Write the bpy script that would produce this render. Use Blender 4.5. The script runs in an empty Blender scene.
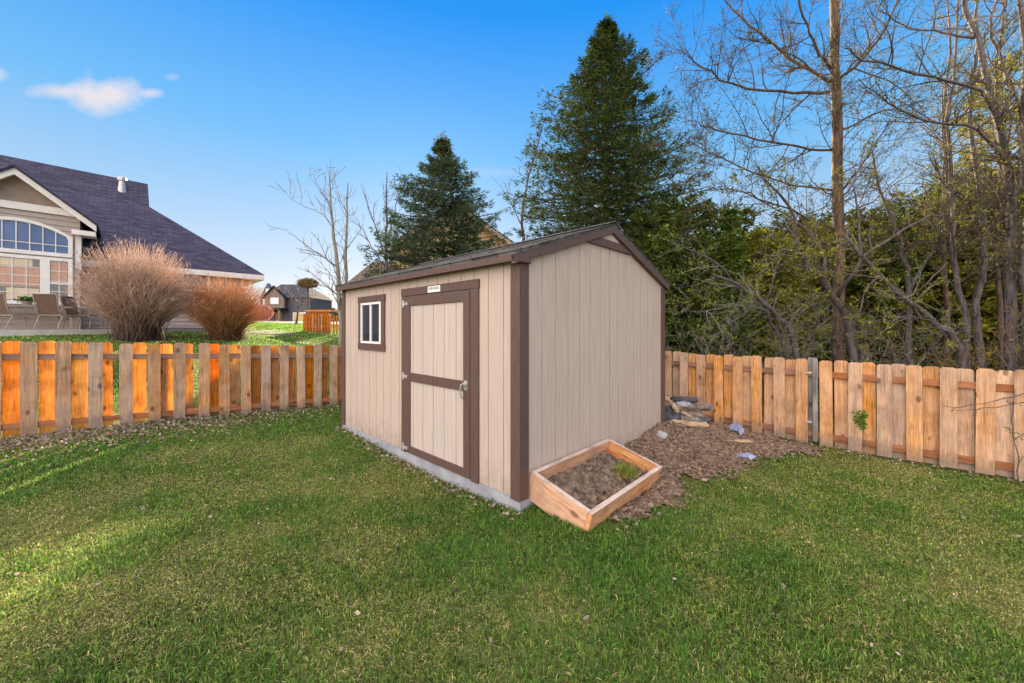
import bpy, math, random
import numpy as np
from math import radians as RD, sin, cos, pi

S = bpy.context.scene
COL = S.collection
F, HY, CX, H = 374.0, 328.0, 512.0, 1.6
ANG = RD(46.05)
UX = np.array([cos(ANG), sin(ANG), 0.0]); UY = np.array([-sin(ANG), cos(ANG), 0.0])

# ------------------------------------------------------------------ camera
cd = bpy.data.cameras.new('camera'); cam = bpy.data.objects.new('camera', cd); COL.objects.link(cam)
cam.location = (0, 0, H); cam.rotation_euler = (pi/2, 0, 0)
cd.lens = F/1024*36; cd.sensor_width = 36; cd.sensor_fit = 'HORIZONTAL'
cd.shift_y = -(341.5-HY)/1024; cd.clip_start = 0.05; cd.clip_end = 3000
S.camera = cam

# ------------------------------------------------------------------ sky + sun
WS, EXPO = 0.05, 2.3      # world strength, exposure
SUN_AZ, SUN_EL = RD(-13.0), RD(15.2)          # azimuth from +Y towards +X
w = bpy.data.worlds.new('World'); S.world = w; w.use_nodes = True
nt = w.node_tree; nt.nodes.clear()
def N(nt, typ, **kw):
    n = nt.nodes.new(typ)
    for k, v in kw.items():
        if k in n.inputs: n.inputs[k].default_value = v
        else: setattr(n, k, v)
    return n
def L(nt, a, b): nt.links.new(a, b)
def math_(nt, op, a, b=None, c=None, clamp=False):
    n = nt.nodes.new('ShaderNodeMath'); n.operation = op; n.use_clamp = clamp
    for i, x in enumerate((a, b, c)):
        if x is None: continue
        if isinstance(x, (int, float)): n.inputs[i].default_value = x
        else: nt.links.new(x, n.inputs[i])
    return n.outputs[0]
def mixc(nt, fac, a, b, mode='MIX'):
    n = nt.nodes.new('ShaderNodeMix'); n.data_type = 'RGBA'; n.blend_type = mode
    for i, x in ((0, fac), (6, a), (7, b)):
        if hasattr(x, 'is_linked') or hasattr(x, 'links'): nt.links.new(x, n.inputs[i])
        elif i == 0: n.inputs[0].default_value = x
        else: n.inputs[i].default_value = (*x, 1) if len(x) == 3 else x
    return n.outputs[2]
def ramp(nt, fac, stops, interp='LINEAR'):
    n = nt.nodes.new('ShaderNodeValToRGB'); cr = n.color_ramp; cr.interpolation = interp
    while len(cr.elements) < len(stops): cr.elements.new(0.5)
    for e, (p, c) in zip(cr.elements, stops):
        e.position = p; e.color = (*c, 1) if len(c) == 3 else c
    if fac is not None: nt.links.new(fac, n.inputs[0])
    return n.outputs[0]
sky = N(nt, 'ShaderNodeTexSky', sky_type='NISHITA', sun_disc=False, sun_elevation=SUN_EL, sun_rotation=SUN_AZ,
        altitude=1500, air_density=1.0, dust_density=0.6, ozone_density=3.0)
tc = N(nt, 'ShaderNodeTexCoord'); sep = N(nt, 'ShaderNodeSeparateXYZ'); L(nt, tc.outputs['Generated'], sep.inputs[0])
hsv = N(nt, 'ShaderNodeHueSaturation', Saturation=1.1, Value=1.0)
L(nt, sky.outputs[0], hsv.inputs['Color'])
K_ = 1/(WS*2**EXPO)
grad = ramp(nt, sep.outputs[2], [(0.0, (.86*K_, .72*K_, .65*K_)), (.10, (.76*K_, .74*K_, .74*K_)), (.22, (.50*K_, .67*K_, .84*K_)), (.40, (.18*K_, .54*K_, .95*K_)), (.64, (.0*K_, .31*K_, .98*K_))])
skyc = mixc(nt, .85, hsv.outputs[0], grad)
# added bright veil over the zenith and unseen sky behind, lights the walls
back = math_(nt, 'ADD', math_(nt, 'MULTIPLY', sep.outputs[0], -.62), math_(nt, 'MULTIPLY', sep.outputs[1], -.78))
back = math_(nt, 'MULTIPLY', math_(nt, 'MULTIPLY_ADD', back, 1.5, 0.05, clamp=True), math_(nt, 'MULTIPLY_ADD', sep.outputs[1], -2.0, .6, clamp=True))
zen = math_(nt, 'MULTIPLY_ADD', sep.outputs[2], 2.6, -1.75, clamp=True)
fill_mask = math_(nt, 'MAXIMUM', back, zen)
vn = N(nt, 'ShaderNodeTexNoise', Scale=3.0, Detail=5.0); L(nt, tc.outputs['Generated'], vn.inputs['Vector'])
sky_fill = math_(nt, 'MULTIPLY', fill_mask, math_(nt, 'MULTIPLY_ADD', vn.outputs[0], 1.0, 0.45))
skyc = mixc(nt, sky_fill, skyc, (15.5, 13.9, 12.7))
# faint streaks low in the sky and the small cumulus at the upper left
def dirmask(px, py, rx, ry, nscale, amp, soft):
    ax = math_(nt, 'DIVIDE', sep.outputs[0], sep.outputs[1]); az = math_(nt, 'DIVIDE', sep.outputs[2], sep.outputs[1])
    dx = math_(nt, 'DIVIDE', math_(nt, 'SUBTRACT', ax, (px-CX)/F), rx/F)
    dz = math_(nt, 'DIVIDE', math_(nt, 'SUBTRACT', az, (HY-py)/F), ry/F)
    r2 = math_(nt, 'SQRT', math_(nt, 'ADD', math_(nt, 'MULTIPLY', dx, dx), math_(nt, 'MULTIPLY', dz, dz)))
    nn = N(nt, 'ShaderNodeTexNoise', Scale=nscale, Detail=9.0, Roughness=0.65); L(nt, tc.outputs['Generated'], nn.inputs['Vector'])
    v = math_(nt, 'SUBTRACT', math_(nt, 'MULTIPLY_ADD', nn.outputs[0], amp, 1.0-amp*0.5), r2)
    v = math_(nt, 'DIVIDE', v, soft, clamp=True)
    return math_(nt, 'MULTIPLY', v, math_(nt, 'GREATER_THAN', sep.outputs[1], 0.0))
cl = [(108, 95, 46, 21, 14, 1.6, 0.75, .95), (62, 91, 40, 9, 16, 1.8, 0.9, .75), (-8, 73, 22, 11, 16, 1.4, 0.9, .8), (150, 93, 14, 6, 20, 1.6, 0.8, .7), (172, 77, 10, 5, 20, 1.4, 1.0, .35), (88, 86, 8, 20, 18, 1.2, 1.0, .3), (500, 172, 70, 7, 10, 1.6, 1.2, .25)]
for c in cl:
    m = math_(nt, 'MULTIPLY', dirmask(*c[:7]), c[7])
    skyc = mixc(nt, m, skyc, (.84*K_, .80*K_, .85*K_))
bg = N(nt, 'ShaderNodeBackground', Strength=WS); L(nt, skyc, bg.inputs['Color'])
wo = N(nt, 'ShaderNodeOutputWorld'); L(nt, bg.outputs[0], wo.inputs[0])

sd = bpy.data.lights.new('sun', 'SUN'); sd.energy = 5.0; sd.angle = RD(0.6); sd.color = (1.0, 0.80, 0.55)
sun = bpy.data.objects.new('sun', sd); COL.objects.link(sun)
from mathutils import Vector, Matrix
sdir = Vector((sin(SUN_AZ)*cos(SUN_EL), cos(SUN_AZ)*cos(SUN_EL), sin(SUN_EL)))
sun.rotation_euler = sdir.to_track_quat('Z', 'Y').to_euler(); sun.location = (-8, 30, 20)
S.view_settings.view_transform = 'Standard'; S.view_settings.look = 'None'; S.view_settings.gamma = 1
S.view_settings.exposure = EXPO
S.cycles.max_bounces = 6; S.cycles.diffuse_bounces = 3; S.cycles.adaptive_threshold = .02; S.cycles.transparent_max_bounces = 8
S.cycles.use_denoising = True

# ------------------------------------------------------------------ mesh helpers
class MB:
    def __init__(s): s.v = []; s.f = []; s.n = 0; s.c = []
    def add(s, v, f, col=None):
        v = np.asarray(v, float).reshape(-1, 3)
        if isinstance(f, np.ndarray): s.f.append(f.astype(np.int64) + s.n)
        else:
            by = {}
            for q in f: by.setdefault(len(q), []).append(q)
            for k in by: s.f.append(np.array(by[k], np.int64) + s.n)
        s.v.append(v); s.n += len(v)
        if col is not None: s.c.append(np.broadcast_to(np.asarray(col, float), (len(v), 3)))
        return s
    def box(s, x0, x1, y0, y1, z0, z1):
        v = [(x, y, z) for x in (x0, x1) for y in (y0, y1) for z in (z0, z1)]
        return s.add(v, [(0, 1, 3, 2), (4, 6, 7, 5), (0, 4, 5, 1), (2, 3, 7, 6), (0, 2, 6, 4), (1, 5, 7, 3)])
    def hexa(s, b, t):   # 4 bottom points CCW, 4 top points
        v = list(b)+list(t)
        return s.add(v, [(3, 2, 1, 0), (4, 5, 6, 7), (0, 1, 5, 4), (1, 2, 6, 5), (2, 3, 7, 6), (3, 0, 4, 7)])
    def beam(s, a, b, wdt, hgt, up=(0, 0, 1)):
        a = np.array(a, float); b = np.array(b, float); d = b-a; d /= np.linalg.norm(d)
        up = np.array(up, float); sd_ = np.cross(d, up); sd_ /= np.linalg.norm(sd_); u = np.cross(sd_, d)
        q = [(-1, -1), (1, -1), (1, 1), (-1, 1)]
        P = [a+sd_*wdt/2*i+u*hgt/2*j for i, j in q]; Q = [b+sd_*wdt/2*i+u*hgt/2*j for i, j in q]
        return s.hexa(P, Q)
    def prism(s, poly, axis, a, b):
        # poly: 2D points; axis 'y' -> (x,z) extruded in y, 'x' -> (y,z) in x, 'z' -> (x,y) in z
        def m(p, t):
            return {'y': (p[0], t, p[1]), 'x': (t, p[0], p[1]), 'z': (p[0], p[1], t)}[axis]
        n = len(poly); v = [m(p, a) for p in poly]+[m(p, b) for p in poly]
        f = [tuple(range(n))[::-1], tuple(range(n, 2*n))]+[(i, (i+1) % n, n+(i+1) % n, n+i) for i in range(n)]
        return s.add(v, f)
    def tubes(s, P, R, sides=4, col=None):
        # P (N,K,3), R (N,K)
        P = np.asarray(P, float); R = np.asarray(R, float); n, K, _ = P.shape
        T = np.gradient(P, axis=1); T /= np.linalg.norm(T, axis=2, keepdims=True)+1e-9
        m = T.mean(axis=1); ref = np.where(np.abs(m[:, 2:3]) > 0.8, np.array([[1., 0, 0]]), np.array([[0., 0, 1]]))
        A = np.cross(T, ref[:, None, :]); A /= np.linalg.norm(A, axis=2, keepdims=True)+1e-9
        B = np.cross(T, A)
        th = np.arange(sides)*2*pi/sides
        V = P[:, :, None, :] + R[:, :, None, None]*(A[:, :, None, :]*np.cos(th)[None, None, :, None]+B[:, :, None, :]*np.sin(th)[None, None, :, None])
        idx = np.arange(n*K*sides).reshape(n, K, sides)
        a = idx[:, :-1, :]; b = np.roll(a, -1, axis=2); c = idx[:, 1:, :]; d = np.roll(c, -1, axis=2)
        Fq = np.stack([a, b, d, c], -1).reshape(-1, 4)
        s.add(V.reshape(-1, 3), Fq, col)
        if sides >= 4:
            s.f.append(idx[:, -1, :].reshape(-1, sides)+s.n-V.size//3)
            s.f.append(idx[:, 0, ::-1].reshape(-1, sides)+s.n-V.size//3)
        return s
    def cards(s, P, D, Ln, W, rng, col=None, quad=False):
        n = len(P); D = D/(np.linalg.norm(D, axis=1, keepdims=True)+1e-9)
        sdv = np.cross(D, rng.normal(size=(n, 3))); sdv /= np.linalg.norm(sdv, axis=1, keepdims=True)+1e-9
        Ln = np.broadcast_to(Ln, (n,))[:, None]; W = np.broadcast_to(W, (n,))[:, None]
        if quad:
            V = np.stack([P, P+D*Ln*.5-sdv*W/2, P+D*Ln, P+D*Ln*.5+sdv*W/2], 1); k = 4
        else:
            V = np.stack([P-sdv*W/2, P+sdv*W/2, P+D*Ln], 1); k = 3
        c = None if col is None else np.repeat(col, k, axis=0)
        return s.add(V.reshape(-1, 3), np.arange(n*k).reshape(n, k), c)
    def build(s, name, mat=None, parent=None, smooth=False, bevel=0, off=None):
        V = np.concatenate(s.v) if s.v else np.zeros((0, 3))
        if off is not None: V = V-np.asarray(off, float)
        me = bpy.data.meshes.new(name)
        me.vertices.add(len(V)); me.vertices.foreach_set('co', V.astype(np.float32).ravel())
        lt = np.concatenate([np.full(len(f), f.shape[1]) for f in s.f]); li = np.concatenate([f.ravel() for f in s.f])
        me.loops.add(len(li)); me.loops.foreach_set('vertex_index', li.astype(np.int32))
        me.polygons.add(len(lt)); me.polygons.foreach_set('loop_start', np.concatenate([[0], np.cumsum(lt)[:-1]]).astype(np.int32))
        me.polygons.foreach_set('loop_total', lt.astype(np.int32))
        me.polygons.foreach_set('use_smooth', np.full(len(lt), bool(smooth)))
        me.update(calc_edges=True)
        if s.c:
            C_ = np.concatenate(s.c); ca = me.color_attributes.new('tint', 'FLOAT_COLOR', 'POINT')
            ca.data.foreach_set('color', np.concatenate([C_, np.ones((len(C_), 1))], 1).astype(np.float32).ravel())
        if mat: me.materials.append(mat)
        o = bpy.data.objects.new(name, me); COL.objects.link(o)
        if parent is not None: o.parent = parent
        if bevel:
            bm_ = o.modifiers.new('bevel', 'BEVEL'); bm_.width = bevel; bm_.segments = 2; bm_.limit_method = 'ANGLE'
        return o
def tag(o, label=None, cat=None, group=None, kind=None):
    if label: o['label'] = label
    if cat: o['category'] = cat
    if group: o['group'] = group
    if kind: o['kind'] = kind
    return o
def thing(name, label, cat, loc=(0, 0, 0), rz=0, group=None):
    o = bpy.data.objects.new(name, None); COL.objects.link(o); o.location = loc; o.rotation_euler = (0, 0, rz)
    o.empty_display_size = .2
    return tag(o, label, cat, group)

# ------------------------------------------------------------------ materials
def newmat(name):
    m = bpy.data.materials.new(name); m.use_nodes = True; t = m.node_tree
    return m, t, t.nodes['Principled BSDF']
def noise(t, scale, detail=4, vec=None, rough=.55, mapscale=None, w_=None, coord='Object'):
    n = N(t, 'ShaderNodeTexNoise', Detail=detail, Roughness=rough); n.inputs['Scale'].default_value = scale
    if w_ is not None: n.noise_dimensions = '4D'; L(t, w_, n.inputs['W'])
    if vec is None: vec = N(t, 'ShaderNodeTexCoord').outputs[coord]
    if mapscale:
        mp = N(t, 'ShaderNodeMapping'); mp.inputs['Scale'].default_value = mapscale; L(t, vec, mp.inputs[0]); vec = mp.outputs[0]
    L(t, vec, n.inputs['Vector'])
    return n.outputs[0]
def bump(t, p, h, strength=.3, dist=.01):
    b = N(t, 'ShaderNodeBump', Strength=strength, Distance=dist); L(t, h, b.inputs['Height']); L(t, b.outputs[0], p.inputs['Normal'])
def mottled(name, c1, c2, scale=8, rough=.7, mapscale=None, bmp=.15, bdist=.005, detail=6, lo=.3, hi=.7, spec=.5, metal=0):
    m, t, p = newmat(name); n = noise(t, scale, detail, mapscale=mapscale)
    L(t, ramp(t, n, [(lo, c1), (hi, c2)]), p.inputs['Base Color']); p.inputs['Roughness'].default_value = rough
    p.inputs['Specular IOR Level'].default_value = spec; p.inputs['Metallic'].default_value = metal
    if bmp: bump(t, p, n, bmp, bdist)
    return m
def wood(name, light, mid, dark, grey, greyamt=.35, axis='z', rough=.75):
    m, t, p = newmat(name); oi = N(t, 'ShaderNodeObjectInfo').outputs['Random']
    W = math_(t, 'MULTIPLY', oi, 97.0)
    ms = {'z': (22, 22, 1.1), 'x': (1.1, 22, 22), 'y': (22, 1.1, 22)}[axis]
    vec = N(t, 'ShaderNodeTexCoord').outputs['Object']
    g = noise(t, 1.6, 6, vec=vec, mapscale=ms, w_=W, rough=.6)
    col = ramp(t, g, [(.30, dark), (.46, mid), (.68, light)])
    fg = noise(t, 7, 3, vec=vec, mapscale=ms, w_=W)
    col = mixc(t, .6, col, ramp(t, fg, [(.35, (.40, .36, .34)), (.58, (1, 1, 1))]), 'MULTIPLY')
    bl_ = noise(t, 5.5, 5, vec=vec, w_=W); col = mixc(t, .55, col, ramp(t, bl_, [(.36, (.55, .46, .42)), (.52, (1, 1, 1)), (.68, (1.25, 1.2, 1.2))]), 'MULTIPLY')
    big = noise(t, 2.3, 3, vec=vec, w_=W)
    gm = math_(t, 'MULTIPLY', ramp(t, big, [(.40, (0, 0, 0)), (.65, (1, 1, 1))]), greyamt)
    col = mixc(t, gm, col, grey)
    # knots
    off = N(t, 'ShaderNodeVectorMath', operation='ADD'); L(t, vec, off.inputs[0])
    cmb = N(t, 'ShaderNodeCombineXYZ')
    for i in range(3): L(t, math_(t, 'MULTIPLY', oi, 31.0+17*i), cmb.inputs[i])
    L(t, cmb.outputs[0], off.inputs[1])
    km = {'z': (1, 1, .55), 'x': (.55, 1, 1), 'y': (1, .55, 1)}[axis]
    mp = N(t, 'ShaderNodeMapping'); mp.inputs['Scale'].default_value = km; L(t, off.outputs[0], mp.inputs[0])
    vo = N(t, 'ShaderNodeTexVoronoi', Scale=6.5); L(t, mp.outputs[0], vo.inputs['Vector'])
    kn = ramp(t, math_(t, 'ADD', vo.outputs['Distance'], math_(t, 'MULTIPLY', g, .12)), [(.17, (1, 1, 1)), (.25, (0, 0, 0))])
    col = mixc(t, math_(t, 'MULTIPLY', kn, .75), col, (dark[0]*.35, dark[1]*.28, dark[2]*.25))
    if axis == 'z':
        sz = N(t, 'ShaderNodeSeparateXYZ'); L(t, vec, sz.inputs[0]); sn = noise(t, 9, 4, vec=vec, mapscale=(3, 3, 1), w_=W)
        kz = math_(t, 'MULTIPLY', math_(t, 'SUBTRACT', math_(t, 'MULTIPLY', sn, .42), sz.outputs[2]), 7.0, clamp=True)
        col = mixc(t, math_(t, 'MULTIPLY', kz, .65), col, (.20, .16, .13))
        ln = noise(t, 3.2, 2, vec=vec, mapscale=(30, 30, .7), w_=W); cr_ = ramp(t, ln, [(.675, (0, 0, 0)), (.70, (1, 1, 1))]); col = mixc(t, math_(t, 'MULTIPLY', cr_, .7), col, (dark[0]*.3, dark[1]*.25, dark[2]*.2))
    h2 = N(t, 'ShaderNodeHueSaturation'); L(t, col, h2.inputs['Color'])
    L(t, math_(t, 'MULTIPLY_ADD', oi, .35, .82), h2.inputs['Value']); L(t, math_(t, 'MULTIPLY_ADD', math_(t, 'FRACT', math_(t, 'MULTIPLY', oi, 7.31)), .45, .78), h2.inputs['Saturation'])
    L(t, h2.outputs[0], p.inputs['Base Color']); p.inputs['Roughness'].default_value = rough
    p.inputs['Specular IOR Level'].default_value = .3
    bump(t, p, fg, .4, .003)
    return m
def add_translucency(m, amt, gain):
    t = m.node_tree; p = t.nodes['Principled BSDF']; out = t.nodes['Material Output']; src = p.inputs['Base Color'].links[0].from_socket
    c = mixc(t, 1.0, src, gain, 'MULTIPLY'); tr = N(t, 'ShaderNodeBsdfTranslucent'); L(t, c, tr.inputs['Color'])
    mx = N(t, 'ShaderNodeMixShader'); mx.inputs[0].default_value = amt; L(t, p.outputs[0], mx.inputs[1]); L(t, tr.outputs[0], mx.inputs[2]); L(t, mx.outputs[0], out.inputs[0])
def tinted(name, rough=.6, mult=(1, 1, 1), nscale=3.0, var=.3, transl=0.0, spec=.2):
    m, t, p = newmat(name); a = N(t, 'ShaderNodeAttribute'); a.attribute_name = 'tint'
    n = noise(t, nscale, 3); k = math_(t, 'MULTIPLY_ADD', n, var*2, 1-var)
    c = mixc(t, 1.0, a.outputs['Color'], mult, 'MULTIPLY'); cc = N(t, 'ShaderNodeVectorMath', operation='SCALE'); L(t, c, cc.inputs[0]); L(t, k, cc.inputs['Scale'])
    L(t, cc.outputs[0], p.inputs['Base Color']); p.inputs['Roughness'].default_value = rough
    p.inputs['Specular IOR Level'].default_value = spec
    if transl:
        tr = N(t, 'ShaderNodeBsdfTranslucent'); L(t, cc.outputs[0], tr.inputs['Color'])
        mx = N(t, 'ShaderNodeMixShader'); mx.inputs[0].default_value = transl
        L(t, p.outputs[0], mx.inputs[1]); L(t, tr.outputs[0], mx.inputs[2]); L(t, mx.outputs[0], t.nodes['Material Output'].inputs[0])
    return m
M = {}
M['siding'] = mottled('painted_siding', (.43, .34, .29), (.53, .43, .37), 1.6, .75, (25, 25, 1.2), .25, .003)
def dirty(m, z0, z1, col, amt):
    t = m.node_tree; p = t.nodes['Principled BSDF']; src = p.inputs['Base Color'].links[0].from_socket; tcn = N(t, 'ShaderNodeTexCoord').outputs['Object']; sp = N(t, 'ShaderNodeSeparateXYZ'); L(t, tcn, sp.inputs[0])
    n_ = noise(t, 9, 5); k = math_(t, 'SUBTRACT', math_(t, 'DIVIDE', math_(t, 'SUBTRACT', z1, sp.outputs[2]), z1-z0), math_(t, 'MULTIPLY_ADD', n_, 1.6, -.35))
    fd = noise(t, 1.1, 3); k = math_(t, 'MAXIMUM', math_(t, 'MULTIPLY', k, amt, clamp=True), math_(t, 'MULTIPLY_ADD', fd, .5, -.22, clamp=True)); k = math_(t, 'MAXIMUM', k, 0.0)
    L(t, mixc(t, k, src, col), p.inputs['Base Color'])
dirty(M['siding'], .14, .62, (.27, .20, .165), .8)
M['groove'] = mottled('siding_groove', (.15, .11, .095), (.19, .14, .12), 5, .8)
M['trim'] = mottled('brown_trim_paint', (.082, .046, .040), (.118, .068, .058), 3, .6, (20, 20, 2), .15, .002)
M['doorpanel'] = mottled('door_siding', (.44, .37, .33), (.53, .45, .40), 1.6, .7, (25, 25, 1.2), .25, .003)
M['concrete'] = mottled('foundation_concrete', (.22, .23, .27), (.36, .37, .41), 6, .85)
M['white'] = mottled('white_vinyl', (.74, .74, .74), (.82, .82, .82), 5, .4, bmp=0)
M['whitetrim'] = mottled('white_house_trim', (.70, .66, .62), (.80, .77, .73), 4, .5, bmp=0)
M['metal'] = mottled('galvanised_metal', (.38, .37, .36), (.55, .54, .53), 12, .45, metal=.5, bmp=0)
M['glass'] = mottled('dark_window_glass', (.02, .024, .04), (.035, .04, .06), 2, .08, bmp=0, spec=.25)
M['ink'] = mottled('dark_lettering', (.05, .05, .07), (.07, .07, .09), 2, .6, bmp=0)
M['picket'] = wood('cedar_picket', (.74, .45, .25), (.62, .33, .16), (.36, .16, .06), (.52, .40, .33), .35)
M['picketlit'] = wood('sunglow_cedar_picket', (.66, .34, .13), (.56, .26, .08), (.34, .13, .035), (.46, .30, .2), .2)
add_translucency(M['picketlit'], .45, (1.6, 1.75, .5))  # translucency and yellow gain imitate sun glow bounced between the pickets
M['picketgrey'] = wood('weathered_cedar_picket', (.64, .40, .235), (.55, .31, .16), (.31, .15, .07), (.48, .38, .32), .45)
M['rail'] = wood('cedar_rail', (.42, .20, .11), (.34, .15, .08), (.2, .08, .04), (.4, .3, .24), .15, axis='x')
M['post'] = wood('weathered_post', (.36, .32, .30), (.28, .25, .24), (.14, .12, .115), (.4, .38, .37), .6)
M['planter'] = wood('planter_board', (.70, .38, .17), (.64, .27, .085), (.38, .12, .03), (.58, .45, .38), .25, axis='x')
M['planterend'] = wood('planter_end_board', (.74, .42, .20), (.64, .27, .085), (.36, .12, .03), (.58, .45, .38), .22, axis='y')
M['plantercap'] = wood('planter_board_worn', (.56, .42, .33), (.50, .36, .28), (.33, .21, .15), (.55, .48, .45), .55, axis='x')
M['orange'] = wood('orange_stained_picket', (.60, .24, .06), (.52, .19, .045), (.34, .10, .02), (.5, .25, .1), .2)
M['bark'] = mottled('grey_brown_bark', (.04, .033, .034), (.165, .135, .135), 3, .9, (9, 9, 1.6), .8, .02, lo=.35, hi=.68)
M['barkwarm'] = mottled('warm_brown_bark', (.04, .026, .02), (.17, .105, .065), 3, .9, (9, 9, 1.6), .8, .02, lo=.35, hi=.68)
M['barkdark'] = mottled('dark_bark', (.045, .036, .034), (.15, .12, .115), 3, .9, (9, 9, 1.6), .7, .02)
M['barkpale'] = mottled('pale_bark', (.14, .13, .105), (.28, .25, .21), 3, .85, (6, 6, 2), .4, .01)
M['needles'] = tinted('needles', .9, var=.25, transl=.12, spec=.0)
M['leaf'] = tinted('leaves', .5, mult=(.80, .74, .65), var=.2, transl=.3, spec=.03)
M['twig'] = tinted('twigs', .8, var=.25)
M['grass'] = tinted('grass_blades', .6, var=.15, transl=.35, nscale=1.5, spec=.15)
M['leaflit'] = tinted('dry_leaves', .8, var=.3, transl=.15)
M['log'] = mottled('log_bark', (.07, .055, .05), (.30, .25, .22), 5, .9, (3, 3, 3), .9, .02)
M['logpale'] = mottled('pale_split_log', (.28, .17, .10), (.55, .40, .27), 4, .85, (2, 12, 12), .6, .01)
M['char'] = mottled('charred_wood', (.02, .021, .025), (.10, .10, .115), 6, .8, None, .8, .02)
M['blue'] = mottled('blue_plastic', (.10, .12, .26), (.36, .38, .52), 9, .45, None, .6, .02)
M['stone'] = mottled('stone', (.22, .22, .24), (.45, .44, .46), 6, .85, None, .6, .02)
M['mulch'] = mottled('mulch', (.03, .026, .024), (.10, .085, .075), 14, .95, None, 1, .03)
M['patio'] = mottled('patio_concrete', (.45, .42, .40), (.56, .53, .5), 4, .85)
M['road'] = mottled('road_surface', (.40, .36, .32), (.52, .47, .42), 2, .9)
M['sling'] = mottled('sling_fabric', (.10, .055, .04), (.15, .09, .065), 20, .8)
M['frame'] = mottled('bronze_chair_frame', (.26, .20, .16), (.36, .29, .24), 8, .5, bmp=0)
M['housetan'] = None
def lapped(name, c1, c2, pitch):
    m, t, p = newmat(name); tcn = N(t, 'ShaderNodeTexCoord').outputs['Object']; sp = N(t, 'ShaderNodeSeparateXYZ'); L(t, tcn, sp.inputs[0])
    fr = math_(t, 'FRACT', math_(t, 'DIVIDE', sp.outputs[2], pitch))
    hgt = math_(t, 'SUBTRACT', 1.0, fr)
    n = noise(t, 2, 4, mapscale=(1, 1, 12)); c = ramp(t, n, [(.3, c1), (.7, c2)])
    L(t, c, p.inputs['Base Color']); p.inputs['Roughness'].default_value = .7
    bump(t, p, hgt, .9, .03); return m
M['housetan'] = lapped('lap_siding_tan', (.36, .30, .265), (.42, .355, .31), .16)
M['gabletan'] = mottled('gable_shingle_tan', (.25, .19, .15), (.32, .25, .2), 7, .8)
M['darkwall'] = lapped('dark_grey_siding', (.06, .06, .075), (.09, .09, .11), .3)
M['darkstone'] = mottled('brown_cladding', (.14, .10, .085), (.22, .17, .145), 3, .8)
def shingles(name, c1, c2, c3, sc=1.0, gap=.5):
    m, t, p = newmat(name); tcn = N(t, 'ShaderNodeTexCoord').outputs['UV']
    br = N(t, 'ShaderNodeTexBrick', Scale=1.0); br.inputs['Brick Width'].default_value = .33/sc; br.inputs['Row Height'].default_value = .14/sc
    br.inputs['Mortar Size'].default_value = .012/sc; br.inputs['Color1'].default_value = (*c1, 1); br.inputs['Color2'].default_value = (*c2, 1); br.inputs['Mortar'].default_value = (*c3, 1)
    L(t, N(t, 'ShaderNodeTexCoord').outputs['Object'], br.inputs['Vector'])
    L(t, tcn, br.inputs['Vector'])
    n = noise(t, 14, 5); c = mixc(t, .6, br.outputs['Color'], ramp(t, n, [(.3, (.55, .55, .55)), (.7, (1.25, 1.25, 1.25))]), 'MULTIPLY')
    L(t, c, p.inputs['Base Color']); p.inputs['Roughness'].default_value = .9; p.inputs['Specular IOR Level'].default_value = .2
    bump(t, p, math_(t, 'ADD', br.outputs['Fac'], n), .6, .012); return m
M['roof_shed'] = shingles('grey_shingles', (.075, .075, .075), (.17, .165, .165), (.06, .06, .06))
M['roof_blue'] = shingles('slate_blue_shingles', (.036, .034, .062), (.075, .068, .112), (.03, .028, .05))
M['roof_dark'] = shingles('dark_shingles', (.05, .05, .065), (.09, .09, .105), (.02, .02, .03), .5)
M['roof_brown'] = shingles('brown_shingles', (.14, .10, .075), (.24, .18, .135), (.05, .04, .035))
M['wallgold'] = lapped('golden_siding', (.42, .27, .11), (.50, .33, .15), .2)

def uv_planar(o, du, dv):
    """UVs in metres along the directions du, dv of the roof plane"""
    me = o.data; uv = me.uv_layers.new(name='UVMap'); du = Vector(du); dv = Vector(dv)
    for lp in me.loops:
        c = me.vertices[lp.vertex_index].co; uv.data[lp.index].uv = (c.dot(du), c.dot(dv))

# ------------------------------------------------------------------ terrain
CP = np.array([(-6.2, 4.8, .205), (-3.6, 7.5, .06), (-.8, 10.4, .0), (2.87, 6.85, -.06), (5.9, 4.33, -.115), (8.5, 1.9, -.17), (-8.8, 2.1, .3),
 (-1, 4.6, .0), (-.2, 3.6, 0.0), (.1, 3.1, .045), (-2.45, 5.65, .065), (0, 1, .0), (-3, 2, .09), (3, 2, -.06), (1.3, 3.4, .0), (3.8, 4.9, -.08), (2, 5.3, .0),
 (-16, 12, 1.53), (-12, 12.5, 1.40), (-10.6, 15.9, 1.42), (-8.6, 7.6, .62), (-7, 11, .70), (-8.5, 17, 1.16), (-9, 24, 1.52), (-20, 6, 1.5), (-42, 68, 2.75), (-14, 40, 2.0),
 (-3, 14, .6), (0, 24, 1.3), (6, 12, .0), (10, 7, -.1), (20, 20, .6), (40, 70, 2.2), (-80, 60, 3.2), (-80, 0, 2.5), (0, -10, .2), (40, -10, -.3), (80, 10, 0), (-30, -20, 1.2), (-10, -5, .4), (8, -4, -.2), (-5.4, 4, .2), (0, 90, 3)], float)
def _tps_fit(C_):
    n = len(C_); P = C_[:, :2]/10; d = np.linalg.norm(P[:, None]-P[None], axis=2)
    K = np.where(d > 0, d**2*np.log(d+1e-12), 0)+np.eye(n)*.002; Pm = np.c_[np.ones(n), P]
    A = np.block([[K, Pm], [Pm.T, np.zeros((3, 3))]]); return np.linalg.solve(A, np.r_[C_[:, 2], 0, 0, 0]), P
_w, _P = _tps_fit(CP)
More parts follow.
